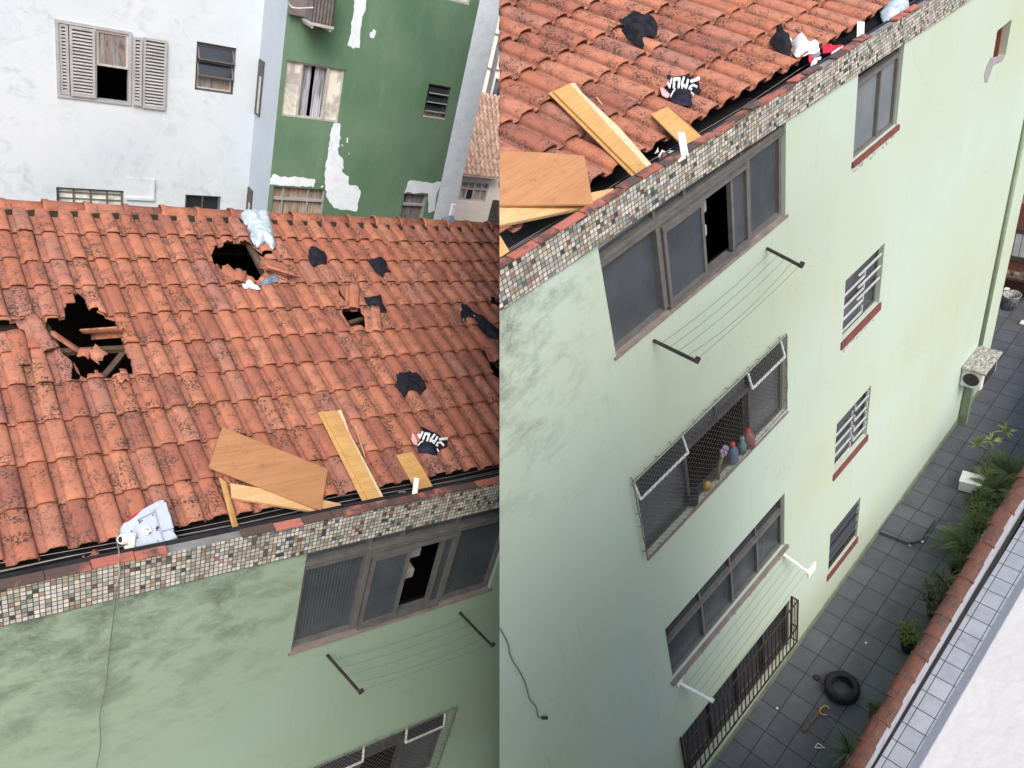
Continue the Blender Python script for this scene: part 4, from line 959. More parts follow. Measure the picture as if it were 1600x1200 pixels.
# the white plastic housing in the gutter, left view
def zh(a, b): return (160+a*.11667, 760+b*.11667)
def housing():
    P = LP
    r = thing2('plastic_housing', P, zh(560,700), 'white plastic housing with round socket and cable lying on the parapet', 'housing')
    top = [((235,560),.10),((275,500),.12),((330,480),.16),((440,400),.22),((520,320),.26),((620,260),.30),((720,210),.30),((800,180),.30),((860,205),.30),((880,300),.26),((920,400),.22),((940,480),.20),((965,560),.18),((960,620),.16),((1010,690),.10),((920,740),.06),((800,790),.04),((600,825),.02),((440,830),.02),((300,760),.03),((240,680),.05)]
    def hb(b, o=0): return .30*(1-(b-180)/650)*.75+.10+o
    pts = [P.r(*zh(*q), hb(q[1])) for q, h in top]; c = np.mean(pts, 0); body = MB(); n = len(pts)
    def ring(k, d): return [p*k + c*(1-k) + P.rnu*d for p in pts]
    vs = ring(.96, -.10) + ring(1.0, -.02) + ring(.985, .004) + ring(.95, .014); fs = []
    for q in range(3): fs += [(q*n+i, q*n+(i+1) % n, (q+1)*n+(i+1) % n, (q+1)*n+i) for i in range(n)]
    fs += [tuple(range(3*n, 4*n)), tuple(range(n))[::-1]]
    body.add(vs, fs); body.build('shell', 'white_plastic', r)
    for ln in ([(690,300),(760,560),(820,740)], [(780,610),(940,560)], [(470,450),(690,340)]):
        k = MB()
        for a_, b_ in zip(ln[:-1], ln[1:]): k.bar(P.r(*zh(*a_), hb(a_[1], .018)), P.r(*zh(*b_), hb(b_[1], .018)), .007, .010, P.rnu)
        k.build('moulded_rib', 'white_plastic', r)
    def on(a, b, h=None): return P.r(*zh(a, b), hb(b, .018) if h is None else h)
    up_ = P.rnu*.6 + A(0,-.6,.3); up_ /= np.linalg.norm(up_)
    k = MB(); cc = on(600,590); k.lathe([(.001,.014),(.022,.013),(.031,.010),(.034,.0),(.040,-.03)], cc, 20, up_); k.build('round_cover', 'cream_plastic', r, smooth=True)
    k = MB(); k.lathe([(.006,.0),(.006,.012),(.001,.013)], on(605,578,hb(578,.03)), 8, up_); k.lathe([(.007,.0),(.007,.012),(.001,.013)], on(632,625,hb(625,.03)), 8, up_)
    for a, b in ((730,545),(720,565),(742,565),(730,590),(750,548)): k.lathe([(.006,.0),(.006,.008),(.001,.009)], on(a,b), 6, up_)
    for a, b in ((672,385),(945,565),(740,730),(465,690),(385,600)): k.lathe([(.005,.0),(.005,.010),(.001,.011)], on(a,b), 6, up_)
    for a, b in (((470,450),(500,468)),((500,468),(540,458)),((500,468),(492,500))): k.bar(on(*a), on(*b), .006, .004, up_)
    k.build('marks', 'dark_iron', r)
    d = P.y(*zh(200,700),D_) - P.y(*zh(300,680),D_); d /= np.linalg.norm(d); sc_ = on(285,705,.16)
    k = MB(); k.lathe([(.024,.03),(.032,.033),(.040,.02),(.043,-.02),(.046,-.08)], sc_, 20, d*.75+up_*.45); k.build('socket', 'cream_plastic', r, smooth=True)
    k = MB(); k.lathe([(.001,.028),(.025,.029)], sc_, 16, d*.75+up_*.45); k.build('socket_hole', 'dark_iron', r)
    k = MB(); p = [on(400,630,.24), on(375,965,.04), on(370,985,.03), on(230,1010,.0)]
    k.bar(p[0], p[1], .045, .008, up_); k.bar(p[1], p[3], .04, .008, P.rnu); k.bar(on(310,800,.12), on(350,870,.08), .03, .02, up_); k.build('arm', 'cream_plastic', r, bevel=.002)
    k = MB(); k.prism([on(300,470,.17), on(480,330,.24), on(490,345,.24), on(350,455,.2), on(320,480,.17)], -P.rnu*.03); k.build('red_edge', 'red_plastic', r)
    k = MB(); k.prism([on(690,255,.29), on(850,195,.32), on(862,210,.32), on(720,262,.29)], P.rnu*.012); k.build('slot', 'dark_iron', r)
    return r
D_ = 4.5
housing()
def cable(P, pts, r, mt, label, name='cable', group=None):
    mb = MB(); mb.tube(pts, r*.72, 6); return tag(mb.build(name, mt, place=P, smooth=True), label, 'cable', group)
def smooth_path(pts, n=6):
    P_ = [np.array(p, float) for p in pts]; P_ = [2*P_[0]-P_[1]] + P_ + [2*P_[-1]-P_[-2]]; out = []
    for i in range(1, len(P_)-2):
        a, b, c, d = P_[i-1:i+3]
        for k in range(n):
            t = k/n; out.append(.5*((2*b)+(-a+c)*t+(2*a-5*b+4*c-d)*t*t+(-a+3*b-3*c+d)*t**3))
    return out + [P_[-2]]
pts = [LP.r(*zh(215,625), .10), LP.r(*zh(185,680), .09), LP.r(*zh(200,760), .07), LP.y(*zh(222,880), 4.43)] + [LP.y(a*.2833, 860+b*.2833, 4.44) for a, b in ((655,60),(658,130),(640,200),(636,270),(632,320),(620,420),(600,590),(585,740),(560,860),(550,930),(555,1040),(548,1120),(530,1200),(515,1260))]
cable(LP, smooth_path(pts[:7]), .0065, 'cable_white', 'white cable looping from the plastic housing over the mosaic')
cable(LP, smooth_path(pts[6:]), .0055, 'cable_grey', 'thin dark cable hanging down the green wall below the plastic housing')
pts = [RP.y(780+a*.2, 960+b*.2, 3.835) for a, b in ((-20,80),(10,115),(50,190),(75,250),(80,300),(115,380),(150,430),(200,530),(222,610),(240,665),(285,715),(295,760),(300,790),(320,808),(372,810))]
r = empty('cable', RP, pts[-1], 'short dark cable end with a plug, low on the mint green wall', 'cable')
k = MB(); k.tube(smooth_path(pts), .006, 6); k.build('cord', 'cable_grey', r, smooth=True)
k = MB(); k.tube([pts[-2]*.7+pts[-1]*.3, pts[-1]], .018, 8); k.build('plug', 'dark_iron', r)

# wires stretched in the gutters
def gutter_wires(P, xa, xb, ze, seed, place_word):
    rnd = random.Random(seed); k = 0
    for (dy, dz) in ((.11,.0), (.14,.01), (.18,-.01), (.22,.01), (.26,-.02), (.30,.0)):
        pts = []; n = 26
        for i in range(n+1):
            x = xa+(xb-xa)*i/n; base = P.rZ + (.10 if P is LP else .04) - .085
            pts.append(A(x, P.D+dy+.02*noise.noise(Vector((x*.5, seed, dy*20))), base+dz*1.0+ze(x)-.03*math.sin(math.pi*((x*.9+dy*7) % 2.2)/2.2)+.004*noise.noise(Vector((x*3, 1, dy*9)))))
        mb = MB(); mb.tube(pts, .0032, 5)
        tag(mb.build('wire', 'steel_wire', place=P, smooth=True), 'taut steel wire running along the %s gutter, one of six' % place_word, 'wire', 'wires along the %s gutter' % place_word)
gutter_wires(LP, -2.0, 9, lambda x: 0, 2, 'left')
gutter_wires(RP, 1.0, 15, RP.ze, 5, 'right')

# clotheslines on the wall
def clothesline(P, a0, a1, b0, b1, n, w, mt, lt, label, plate=None, sag=.10, pmt=None):
    a0, a1, b0, b1 = [np.array(q, float) for q in (a0, a1, b0, b1)]
    r = empty('clothesline_rack', P, a0, label, 'clothesline')
    for p, q in ((a0, a1), (b0, b1)):
        k = MB(); k.bar(p, q, w, w*.7); k.bar(q+A(-.02,0,0), q+A(.03,0,.03), w*1.3, w*1.2); k.build('arm', mt, r)
        if plate: k = MB(); k.box(p[0]-plate, p[0]+plate, P.D-.02, P.D-.002, p[2]-plate, p[2]+plate); k.build('wall_plate', pmt or mt, r)
    for i in range(n):
        t = .16 + .8*i/(n-1); p, q = a0+(a1-a0)*t, b0+(b1-b0)*t; sg = sag*(1.0 if i < 3 else (1.8 if i == 3 else .5)) if sag > .03 else sag
        k = MB(); k.tube([p+(q-p)*j/14 - A(0,0,sg*4*(j/14)*(1-j/14)*.5) for j in range(15)], .0024, 5); k.build('line', lt, r, smooth=True)
    return r
clothesline(LP, LP.y(511,1023,4.5), LP.y(563,1082,4.0), LP.y(718,957,4.5), LP.y(769,1009,4.0), 5, .026, 'dark_iron', 'line_cord', 'rusty arm clothesline under the aluminium window, left picture half')
clothesline(RP, RP.y(1021,532,3.85), RP.y(1089,565,3.35), RP.y(1198,388,3.85), RP.y(1252,416,3.35), 5, .03, 'dark_iron', 'line_cord', 'rusty arm clothesline under the top window of the mint green block')
clothesline(RP, RP.y(1063,1068,3.83), RP.y(1112,1095,3.52), RP.y(1223,865,3.83), RP.y(1262,894,3.52), 5, .04, 'white_paint', 'line_cord', 'white clothesline with square wall plates below the third window', .055, .02)
k = MB(); c = RP.y(1268,890,3.84); k.box(c[0]-.12, c[0]+.12, 3.82, 3.847, c[2]-.10, c[2]+.10); tag(k.build('junction_plate', 'cream_plastic', place=RP, bevel=.004), 'square cream plate on the wall at the white clothesline end', 'plate')

# things on the netted window sill
def bottle(P, px, Y, prof, mt, cap, label, capr=.03):
    b = P.y(*px, Y); b[2] = -6.80
    r = empty('bottle', P, b, label, 'bottle')
    k = MB(); k.lathe(prof, b, 16); k.build('body', mt, r, smooth=True)
    h = prof[-1][1]; k = MB(); k.lathe([(capr,h-.01),(capr,h+.04),(.001,h+.042)], b, 12); k.build('cap', cap, r, smooth=True); return r
BP = [(.001,0),(.06,0),(.062,.02),(.062,.17),(.05,.22),(.022,.26),(.02,.28)]
bottle(RP, (1146,716), 3.87, BP, 'blue_bottle', 'red_plastic', 'blue cleaning bottle with a red cap on the netted window sill')
bottle(RP, (1160,702), 3.87, [(.001,0),(.05,0),(.052,.12),(.03,.19),(.02,.22)], 'teal_plastic', 'teal_plastic', 'small teal bottle between the blue bottle and the rose one')
bottle(RP, (1170,694), 3.87, [(.001,0),(.075,0),(.078,.16),(.05,.22),(.02,.24)], 'rose_plastic', 'red_plastic', 'rose coloured bottle nearest the right pane of the netted window')
b = RP.y(1120,735,3.87); b[2] = -6.80
r = empty('pinwheel_toy', RP, b, 'pink and green plastic toy standing on the netted window sill', 'toy')
k = MB(); k.tube([b, b+A(.05,0,.18), b+A(.14,-.01,.34)], [.03,.022,.03], 8); k.build('stalk', 'lime_plastic', r, smooth=True)
k = MB()
for i in range(5):
    a = i*1.257; k.lathe([(.001,-.02),(.035,-.01),(.035,.01),(.001,.02)], b+A(.14+.05*math.cos(a),-.02,.36+.05*math.sin(a)), 10, (0,-1,.3))
k.build('head', 'purple_plastic', r, smooth=True)
b = RP.y(1082,778,3.88); b[2] = -6.80
k = MB(); k.lathe([(.001,0),(.06,0),(.075,.12),(.07,.2),(.065,.2),(.055,.03)], b, 14); tag(k.build('jug', 'navy_cloth', place=RP, smooth=True), 'dark blue jug at the left end of the open netted window', 'jug')
b = RP.y(1105,760,3.88); b[2] = -6.80
k = MB(); k.lathe([(.001,0),(.05,0),(.055,.07),(.03,.10),(.001,.11)], b, 12); tag(k.build('sponge_tub', 'yellow_plastic', place=RP, smooth=True), 'small yellow tub right of the dark blue jug', 'tub')

# ------------------------------------------------------------------ loose and broken tiles
def tile_piece(P, px, h, ang, tilt, label, clip=(0,1,0,1), pitch=.197, name='broken_tile', roll=0, ln=.40, under=False):
    """one tile (or a fragment of it) lying at its own angle"""
    c = P.r(*px, h+P.off*.5); e1 = P.ex*math.cos(ang) + P.es*math.sin(ang); e1 /= np.linalg.norm(e1)
    e3 = P.rnu; e2 = np.cross(e3, e1)
    M = Matrix.Rotation(tilt, 3, Vector(e1)); e2 = np.array(M @ Vector(e2)); e3 = np.array(M @ Vector(e3))
    M = Matrix.Rotation(roll, 3, Vector(e2)); e1 = np.array(M @ Vector(e1)); e3 = np.array(M @ Vector(e3))
    rnd = random.Random(int(px[0]*7+px[1])); mb = MB(); mb.cur = (rnd.random(), rnd.random()*.4, rnd.random())
    prof = [q for q in PROFILE if clip[0] <= q[0] <= clip[1]]; nl = 6; vs = []
    for k in range(nl+1):
        f = k/nl
        for i, (x, hh) in enumerate(prof):
            j = (rnd.uniform(-.02, .02) if k in (0, nl) and (clip[2] > 0 or clip[3] < 1) else 0)
            vs.append(c + e1*(x-.5)*pitch + e2*((clip[2]+(clip[3]-clip[2])*f-.5)*ln + j) + e3*hh)
    n = len(prof)
    mb.add(vs, [(k*n+i, k*n+i+1, (k+1)*n+i+1, (k+1)*n+i) for k in range(nl) for i in range(n-1)])
    return tag(mb.build(name, 'terracotta', place=P, smooth=True, solid=(.014, -1)), label, 'tile', 'broken tiles round the holes')
tile_piece(LP, (163,521), .06, 1.05, -.5, 'loose tile standing on edge inside the largest hole', roll=1.25, ln=.36)
tile_piece(LP, (58,524), .07, .25, .12, 'loose tile tipped into the gap left of the largest hole')
tile_piece(LP, (24,549), .03, .05, .08, 'slipped tile under the dark gap at the left edge', pitch=.2)
tile_piece(LP, (142,553), .02, .7, .2, 'pointed tile fragment on the batten in the largest hole', (.3,.9,.2,.55))
tile_piece(LP, (128,549), .02, -.4, .3, 'small tile fragment at the left end of the batten', (.4,.9,.3,.55))
tile_piece(LP, (86,536), .05, 1.0, .5, 'narrow tile fragment on the left rim of the largest hole', (.45,.8,0,.7))
tile_piece(LP, (355,428), .07, .5, .15, 'tile fragment on the lower left rim of the upper hole', (.3,1,.2,.7))
tile_piece(LP, (369,436), .06, -.3, .1, 'tile fragment beside the pale rag on the upper hole', (.2,1,.3,.75))
tile_piece(LP, (424,418), .08, .9, -.15, 'tile fragment leaning on the right rim of the upper hole', (.1,.9,.0,.8))
tile_piece(LP, (436,428), .10, 1.2, .1, 'narrow tile splinter above the small blue cloth', (.4,.7,0,.9))
tile_piece(LP, (583,500), .06, -.30, .05, 'slipped tile right of the small middle hole')
tile_piece(LP, (549,465), .06, -.35, .1, 'loose tile above the small middle hole', (.1,.9,0,1))
tile_piece(LP, (770,549), .07, -.25, -.1, 'loose tile over the hole at the middle edge of the picture')
tile_piece(LP, (135,873), .02, .3, .3, 'triangular tile shard in the gutter left of the plastic housing', (.3,1,.2,.55))
tile_piece(LP, (184,592), .03, .1, .0, 'pale tile end on the lower rim of the largest hole', (.4,1,.3,.5))
tile_piece(RP, (1028,255), .0, .3, .2, 'small tile shard in the gutter between the two yellow boards', (.4,.9,.3,.5), .25)
0 and tile_piece(RP, (1075,292), -.02, .1, .2, 'flat tile shard on the parapet below the short board', (.1,.35,.2,.5), .3)
# scraps in the right gutter
k = MB(); rnd = random.Random(5)
for i in range(14):
    c = RP.r(1042+rnd.uniform(-12,12), 246+rnd.uniform(-6,5), .0); k.prism([c+A(rnd.uniform(-.05,.05),rnd.uniform(-.03,.03),rnd.uniform(0,.05)) for _ in range(3)], (0,.0,.004))
tag(k.build('paper_scraps', 'white_cloth', place=RP), 'crumpled white scraps in the gutter beside the bracket', 'paper')
k = MB()
for i in range(12):
    c = LP.r(628+rnd.uniform(-10,10), 777+rnd.uniform(-5,4), .0); k.prism([c+A(rnd.uniform(-.04,.04),rnd.uniform(-.03,.03),rnd.uniform(0,.04)) for _ in range(3)], (0,.0,.004))
tag(k.build('paper_scraps', 'white_cloth', place=LP), 'white scraps in the gutter beneath the long trim board end', 'paper')

# ------------------------------------------------------------------ LEFT PLACE : buildings behind the ridge
def jag_poly(px, Y, rnd, amp=.05, step=.12):
    pts = [LP.y(*p, Y) for p in px]; out = []
    for q in resample(pts, step): out.append(q + A(rnd.uniform(-amp, amp), 0, rnd.uniform(-amp, amp)))
    return out
def rear_building():
    P = LP; Yw, Yg = 16.0, 14.75; rnd = random.Random(2)
    root = empty('apartment_building', P, A(4, Yw, -13.2), 'tall house behind the ridge, half whitewashed and half dark green with white patches', 'building')
    def R4(px, Y):
        q = [P.y(*p, Y) for p in px]; xs = [p[0] for p in q]; zs = [p[2] for p in q]
        return (min(xs[0], xs[-1])*.5+max(xs[0], xs[-1])*.5, xs[1], zs[-1], zs[0])
    XL, XC, XG, XR = -6.0, 5.47, 9.52, 10.08; ZT = 4.5
    w1 = (1.93, 3.10, -3.87, -2.595); w2 = (4.26, 5.005, -3.44, -2.535); w3 = (1.84, 3.01, -7.0, -5.585); w4 = (4.18, 4.91, -7.0, -5.585)
    nz0 = P.y(197,277,Yw); nz1 = P.y(238,309,Yw); w5 = (nz0[0], nz1[0], nz1[2], nz0[2])
    w = MB(); poly_wall(w, XL, XC, -13.2, ZT, Yw, [w1, w2, w3, w4], .16)
    w.build('wall', 'white_plaster', root)
    # bricked-up opening
    q = MB(); q.box(w5[0], w5[1], Yw-.012, Yw-.002, w5[2], w5[3]); q.box(w5[0]-.01, w5[1]+.03, Yw-.05, Yw-.012, w5[2]-.05, w5[2]); q.box(w5[1], w5[1]+.03, Yw-.05, Yw-.002, w5[2], w5[3]); q.build('blocked_window', 'white_plaster', root)
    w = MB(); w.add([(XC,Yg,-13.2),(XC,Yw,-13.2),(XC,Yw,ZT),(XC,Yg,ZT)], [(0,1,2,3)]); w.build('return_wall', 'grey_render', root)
    g1 = (XC+.09, 6.76, -3.43, -2.385); g2 = tuple(P.y(671,132,Yg)[i] for i in (0,)) ; 
    a, b, c = P.y(670.5,130.5,Yg), P.y(706.3,134,Yg), P.y(659,182,Yg)
    g2 = (a[0], b[0], c[2], a[2])
    a, b = P.y(419,290,Yg), P.y(510,294,Yg); g3 = (XC+.09, b[0], -6.5, a[2])
    a, b = P.y(632,302,Yg), P.y(669,304,Yg); g4 = (a[0], b[0], -6.5, a[2])
    a, b = P.y(712,3,Yg), P.y(735,4,Yg); g5 = (a[0]-.3, b[0], a[2], a[2]+.9)
    w = MB(); poly_wall(w, XC, XG, -13.2, ZT, Yg, [g1, g2, g3, g4, g5], .16); w.build('wall', 'dark_green_paint', root)
    w = MB(); w.add([(XG,Yg,-13.2),(XR,Yg,-13.2),(XR,Yg,ZT),(XG,Yg,ZT)], [(0,1,2,3)]); w.add([(XR,Yg,-13.2),(XR,Yg+9,-13.2),(XR,Yg+9,ZT),(XR,Yg,ZT)], [(0,1,2,3)]); w.build('corner_strip', 'pale_blue_plaster', root)
    w = MB(); w.box(XL, XR+.2, Yg-.2, Yg+9, ZT, ZT+.3); w.build('roof_slab', 'concrete', root)
    # unpainted patches on the green
    for px in ([(555,-6),(573,-6),(571,12),(566,30),(562,60),(561,76),(551,75),(543,71),(547,58),(550,30),(553,10)],
               [(578,52),(583,46),(587,48),(584,59),(579,60)],
               [(520,193),(533,193),(532,215),(528,236),(535,250),(537,262),(534,268),(544,275),(546,288),(556,291),(564,298),(561,312),(558,330),(535,328),(520,323),(512,312),(509,296),(508,268),(511,250),(515,215)],
               [(425,272),(435,274),(445,277),(460,276),(474,278),(492,280),(490,292),(455,291),(420,289)],
               [(541,217),(545,215),(544,222),(541,223)], [(533,227),(537,225),(536,230)], [(544,240),(546,239),(546,242)], [(501,291),(506,290),(505,294)],
               [(637,284),(645,281),(660,284),(672,286),(690,283),(683,303),(679,330),(670,332),(668,303),(633,301)]):
        q = MB(); pts = jag_poly(px, Yg-.006, rnd, .018, .06); q.prism(pts, (0,.004,0)); q.build('bare_patch', 'pale_blue_plaster', root)
    # window with louvred shutters
    def shutter(x0, x1, z0, z1, y, win):
        f = MB(); make_frame(f, x0, x1, z0, z1, y-.03, y, .045); s = f.build('shutter', 'shutter_paint', win)
        n = int((z1-z0-.09)/.058); l = MB()
        for i in range(n):
            z = z0+.05+i*(z1-z0-.1)/n; l.hexa([(x0+.04,y-.030,z),(x1-.04,y-.030,z),(x1-.04,y-.004,z+.022),(x0+.04,y-.004,z+.022),(x0+.04,y-.030,z+.008),(x1-.04,y-.030,z+.008),(x1-.04,y-.004,z+.030),(x0+.04,y-.004,z+.030)])
        l.build('slats', 'shutter_paint', s); l = MB()
        l.add([(x0+.04,y-.002,z0+.04),(x1-.04,y-.002,z0+.04),(x1-.04,y-.002,z1-.04),(x0+.04,y-.002,z1-.04)], [(0,1,2,3)])
        l.build('shutter_back', 'dark_frame', s)
    x0, x1, z0, z1 = w1; f = MB(); make_frame(f, x0-.02, x1+.02, z0-.02, z1+.02, Yw-.03, Yw+.10, .05)
    xm = P.y(149,100,Yw)[0]; f.box(xm-.02, xm+.02, Yw-.02, Yw+.09, z0+.03, z1-.03); win = f.build('window', 'shutter_paint', root)
    shutter(x0+.03, x0+.18, z0+.04, z1-.04, Yw+.02, win); shutter(x0+.19, xm-.01, z0+.04, z1-.04, Yw-.03, win)
    shutter(x1+.03, x1+.19, z0+.02, z1-.04, Yw-.06, win); shutter(x1+.21, x1+.62, z0-.02, z1-.02, Yw-.03, win)
    zm = (z0+z1)/2+.02; p = MB(); p.box(xm+.02, x1-.03, Yw+.02, Yw+.03, zm, z1-.04); p.build('pane', 'curtain_glass', win)
    p = MB(); make_frame(p, xm+.02, x1-.03, zm-.03, z1-.04, Yw+.0, Yw+.035, .035); p.build('sash', 'light_frame', win); room(root, x0, x1, z0, z1, Yw+.17)
    # small tilting window
    x0, x1, z0, z1 = w2; f = MB(); make_frame(f, x0, x1, z0, z1, Yw+.04, Yw+.12, .04); win = f.build('window', 'dark_frame', root)
    for i in range(2):
        zt = z1-.06-i*.30; f = MB(); p_ = [A(x0+.04,Yw+.08,zt), A(x1-.04,Yw+.08,zt), A(x1-.04,Yw-.04,zt-.24), A(x0+.04,Yw-.04,zt-.24)]
        for k in range(4): f.bar(p_[k], p_[(k+1) % 4], .025)
        f.build('vent_sash', 'grey_frame', win); g = MB(); g.prism([q+A(0,.006,0) for q in p_], (0,.005,0)); g.build('pane', 'dark_glass', win)
    f = MB(); make_frame(f, x0+.03, x1-.03, z0+.03, z0+.31, Yw+.06, Yw+.10, .03); f.build('sash', 'light_frame', win)
    g = MB(); g.box(x0+.05, x1-.05, Yw+.09, Yw+.095, z0+.05, z0+.29); g.build('pane', 'curtain_glass', win); room(root, x0, x1, z0, z1, Yw+.17)
    for (x0, x1, z0, z1), mt, nb in ((w3, 'pale_pane', 4), (w4, 'dark_glass', 2)):
        f = MB(); make_frame(f, x0, x1, z0, z1, Yw+.05, Yw+.11, .04)
        for k in range(1, nb): q = x0+(x1-x0)*k/nb; f.box(q-.012, q+.012, Yw+.06, Yw+.10, z0, z1-.04)
        if nb == 4:
            for k in range(7): f.box(x0+.04, x1-.04, Yw+.07, Yw+.09, z1-.12-k*.12, z1-.105-k*.12)
        win = f.build('window', 'grey_frame', root); g = MB(); g.box(x0+.03, x1-.03, Yw+.10, Yw+.105, z0, z1-.03); g.build('pane', mt, win)
    # slots at the inner corner
    for (a, b) in (((404,90),(398,176)), ((386,288),(384,330))):
        za, zb = P.x(*a, XC)[2], P.x(*b, XC)[2]; f = MB(); f.box(XC-.03, XC-.003, Yw-.34, Yw-.05, zb, za); win = f.build('window', 'dark_frame', root)
        g = MB(); g.box(XC-.04, XC-.031, Yw-.30, Yw-.20, zb+.06, za-.3); g.build('sash', 'light_frame', win)
    # curtained window on the green wall
    x0, x1, z0, z1 = g1; f = MB(); make_frame(f, x0, x1, z0, z1, Yg+.04, Yg+.12, .035); xa = x0+(x1-x0)*.27; xb = x0+(x1-x0)*.72
    for q in (xa, xb): f.box(q-.02, q+.02, Yg+.03, Yg+.11, z0+.03, z1-.03)
    win = f.build('window', 'light_frame', root)
    for a, b, mt, y in ((x0+.03, xa-.02, 'pale_pane', .07), (xb+.02, x1-.03, 'pale_pane', .07), (xa+.02, (xa+xb)/2-.03, 'lace_curtain', .14), ((xa+xb)/2+.04, xb-.02, 'lace_curtain', .14)):
        g = MB(); g.box(a, b, Yg+y, Yg+y+.006, z0+.03, z1-.03); g.build('curtain' if 'lace' in mt else 'pane', mt, win)
    room(root, x0, x1, z0, z1, Yg+.17, 1.0, mg=.02)
    x0, x1, z0, z1 = g2; f = MB(); make_frame(f, x0, x1, z0, z1, Yg+.04, Yg+.12, .035); win = f.build('window', 'dark_frame', root)
    for i in range(3):
        zt = z1-.05-i*.19; f = MB(); f.hexa([(x0+.03,Yg-.01,zt-.14),(x1-.05,Yg-.01,zt-.14),(x1-.05,Yg+.08,zt),(x0+.03,Yg+.08,zt),(x0+.03,Yg-.01,zt-.12),(x1-.05,Yg-.01,zt-.12),(x1-.05,Yg+.08,zt+.01),(x0+.03,Yg+.08,zt+.01)]); f.build('louvre', 'dark_glass', win)
        f = MB(); f.bar((x0+.03,Yg-.015,zt-.13), (x1-.05,Yg-.015,zt-.13), .022); f.build('louvre_rail', 'shutter_paint', win)
    g = MB(); g.box(x0+.03, x1-.05, Yg+.05, Yg+.06, z0+.03, z0+.24); g.build('pane', 'curtain_glass', win); g = MB(); g.box(x0-.01, x1, Yg+.01, Yg+.03, z0, z0+.03); g.build('sash', 'light_frame', win)
    room(root, x0, x1, z0, z1, Yg+.17, 1.0, mg=.02)
    for (x0, x1, z0, z1), xs, mt in ((g3, (.2,.68), 'beige_curtain'), (g4, (), 'curtain_glass')):
        f = MB(); make_frame(f, x0, x1, z0, z1, Yg+.05, Yg+.12, .035); f.box(x0+.03, x1-.03, Yg+.04, Yg+.11, z1-.30, z1-.25)
        for k in xs: q = x0+(x1-x0)*k; f.box(q-.015, q+.015, Yg+.05, Yg+.11, z0, z1-.03)
        win = f.build('window', 'shutter_paint', root); g = MB(); g.box(x0+.03, x1-.03, Yg+.115, Yg+.12, z0, z1-.03); g.build('curtain', mt, win)
    x0, x1, z0, z1 = g5; f = MB(); make_frame(f, x0, x1, z0, z1, Yg+.04, Yg+.12, .04); win = f.build('window', 'light_frame', root); g = MB(); g.box(x0+.03, x1-.03, Yg+.09, Yg+.1, z0+.03, z1-.03); g.build('pane', 'pale_pane', win)
    return root
rear_building()
# air conditioner in its cage on the green wall
P = LP; Yg = 14.75
a, b = P.y(483,40,Yg-.45), P.y(520,34,Yg-.45); 
r = empty('air_conditioner', P, A((a[0]+b[0])/2, Yg-.2, a[2]), 'dark caged air conditioner hanging high on the green wall', 'air conditioner')
k = MB(); k.box(a[0]+.03, b[0]-.02, Yg-.45, Yg-.06, a[2]+.08, a[2]+.75); k.build('casing', 'ac_grey', r, bevel=.01)
k = MB(); k.box(a[0], b[0]+.02, Yg-.50, Yg-.01, a[2]+.02, a[2]+.07)
for q in (a[0]+.04, b[0]-.05): k.box(q, q+.03, Yg-.48, Yg-.01, a[2]-.03, a[2]+.018)
k.build('shelf', 'light_frame', r)
k = MB()
for i in range(7): q = a[0]+.03+(b[0]-a[0]-.05)*i/6; k.bar((q,Yg-.47,a[2]+.07), (q,Yg-.47,a[2]+.8), .012)
k.bar((b[0]-.01,Yg-.46,a[2]+.07), (b[0]-.01,Yg-.46,a[2]+.8), .05, .03); k.build('grille', 'dark_frame', r)
a, b = P.y(448,22,Yg), P.y(484,20,Yg)
k = MB(); k.box(5.49, b[0]-.03, Yg-.14, Yg-.003, a[2]+.02, a[2]+.6); tag(k.build('junction_box', 'ac_grey', place=P, bevel=.01), 'flat grey box left of the caged air conditioner', 'box')
k = MB(); p = P.y(449,2,Yg-.2); k.tube(smooth_path([p+A(-.1,0,.15), p, p+A(.12,-.04,-.08), P.y(490,12,Yg-.48)]), .016, 8); tag(k.build('pipe', 'light_frame', place=P, smooth=True), 'pale pipe curving to the caged air conditioner', 'pipe')
# small blue rag and white block on the ridge end
k = MB(); c = P.r(707,329,.2); k.box(c[0]-.03, c[0]+.04, c[1]-.02, c[1]+.03, c[2]-.1, c[2]+.1); tag(k.build('vent_pipe_end', 'white_paint', place=P, bevel=.008), 'short white stub on the ridge beside the tiny blue rag', 'stub')

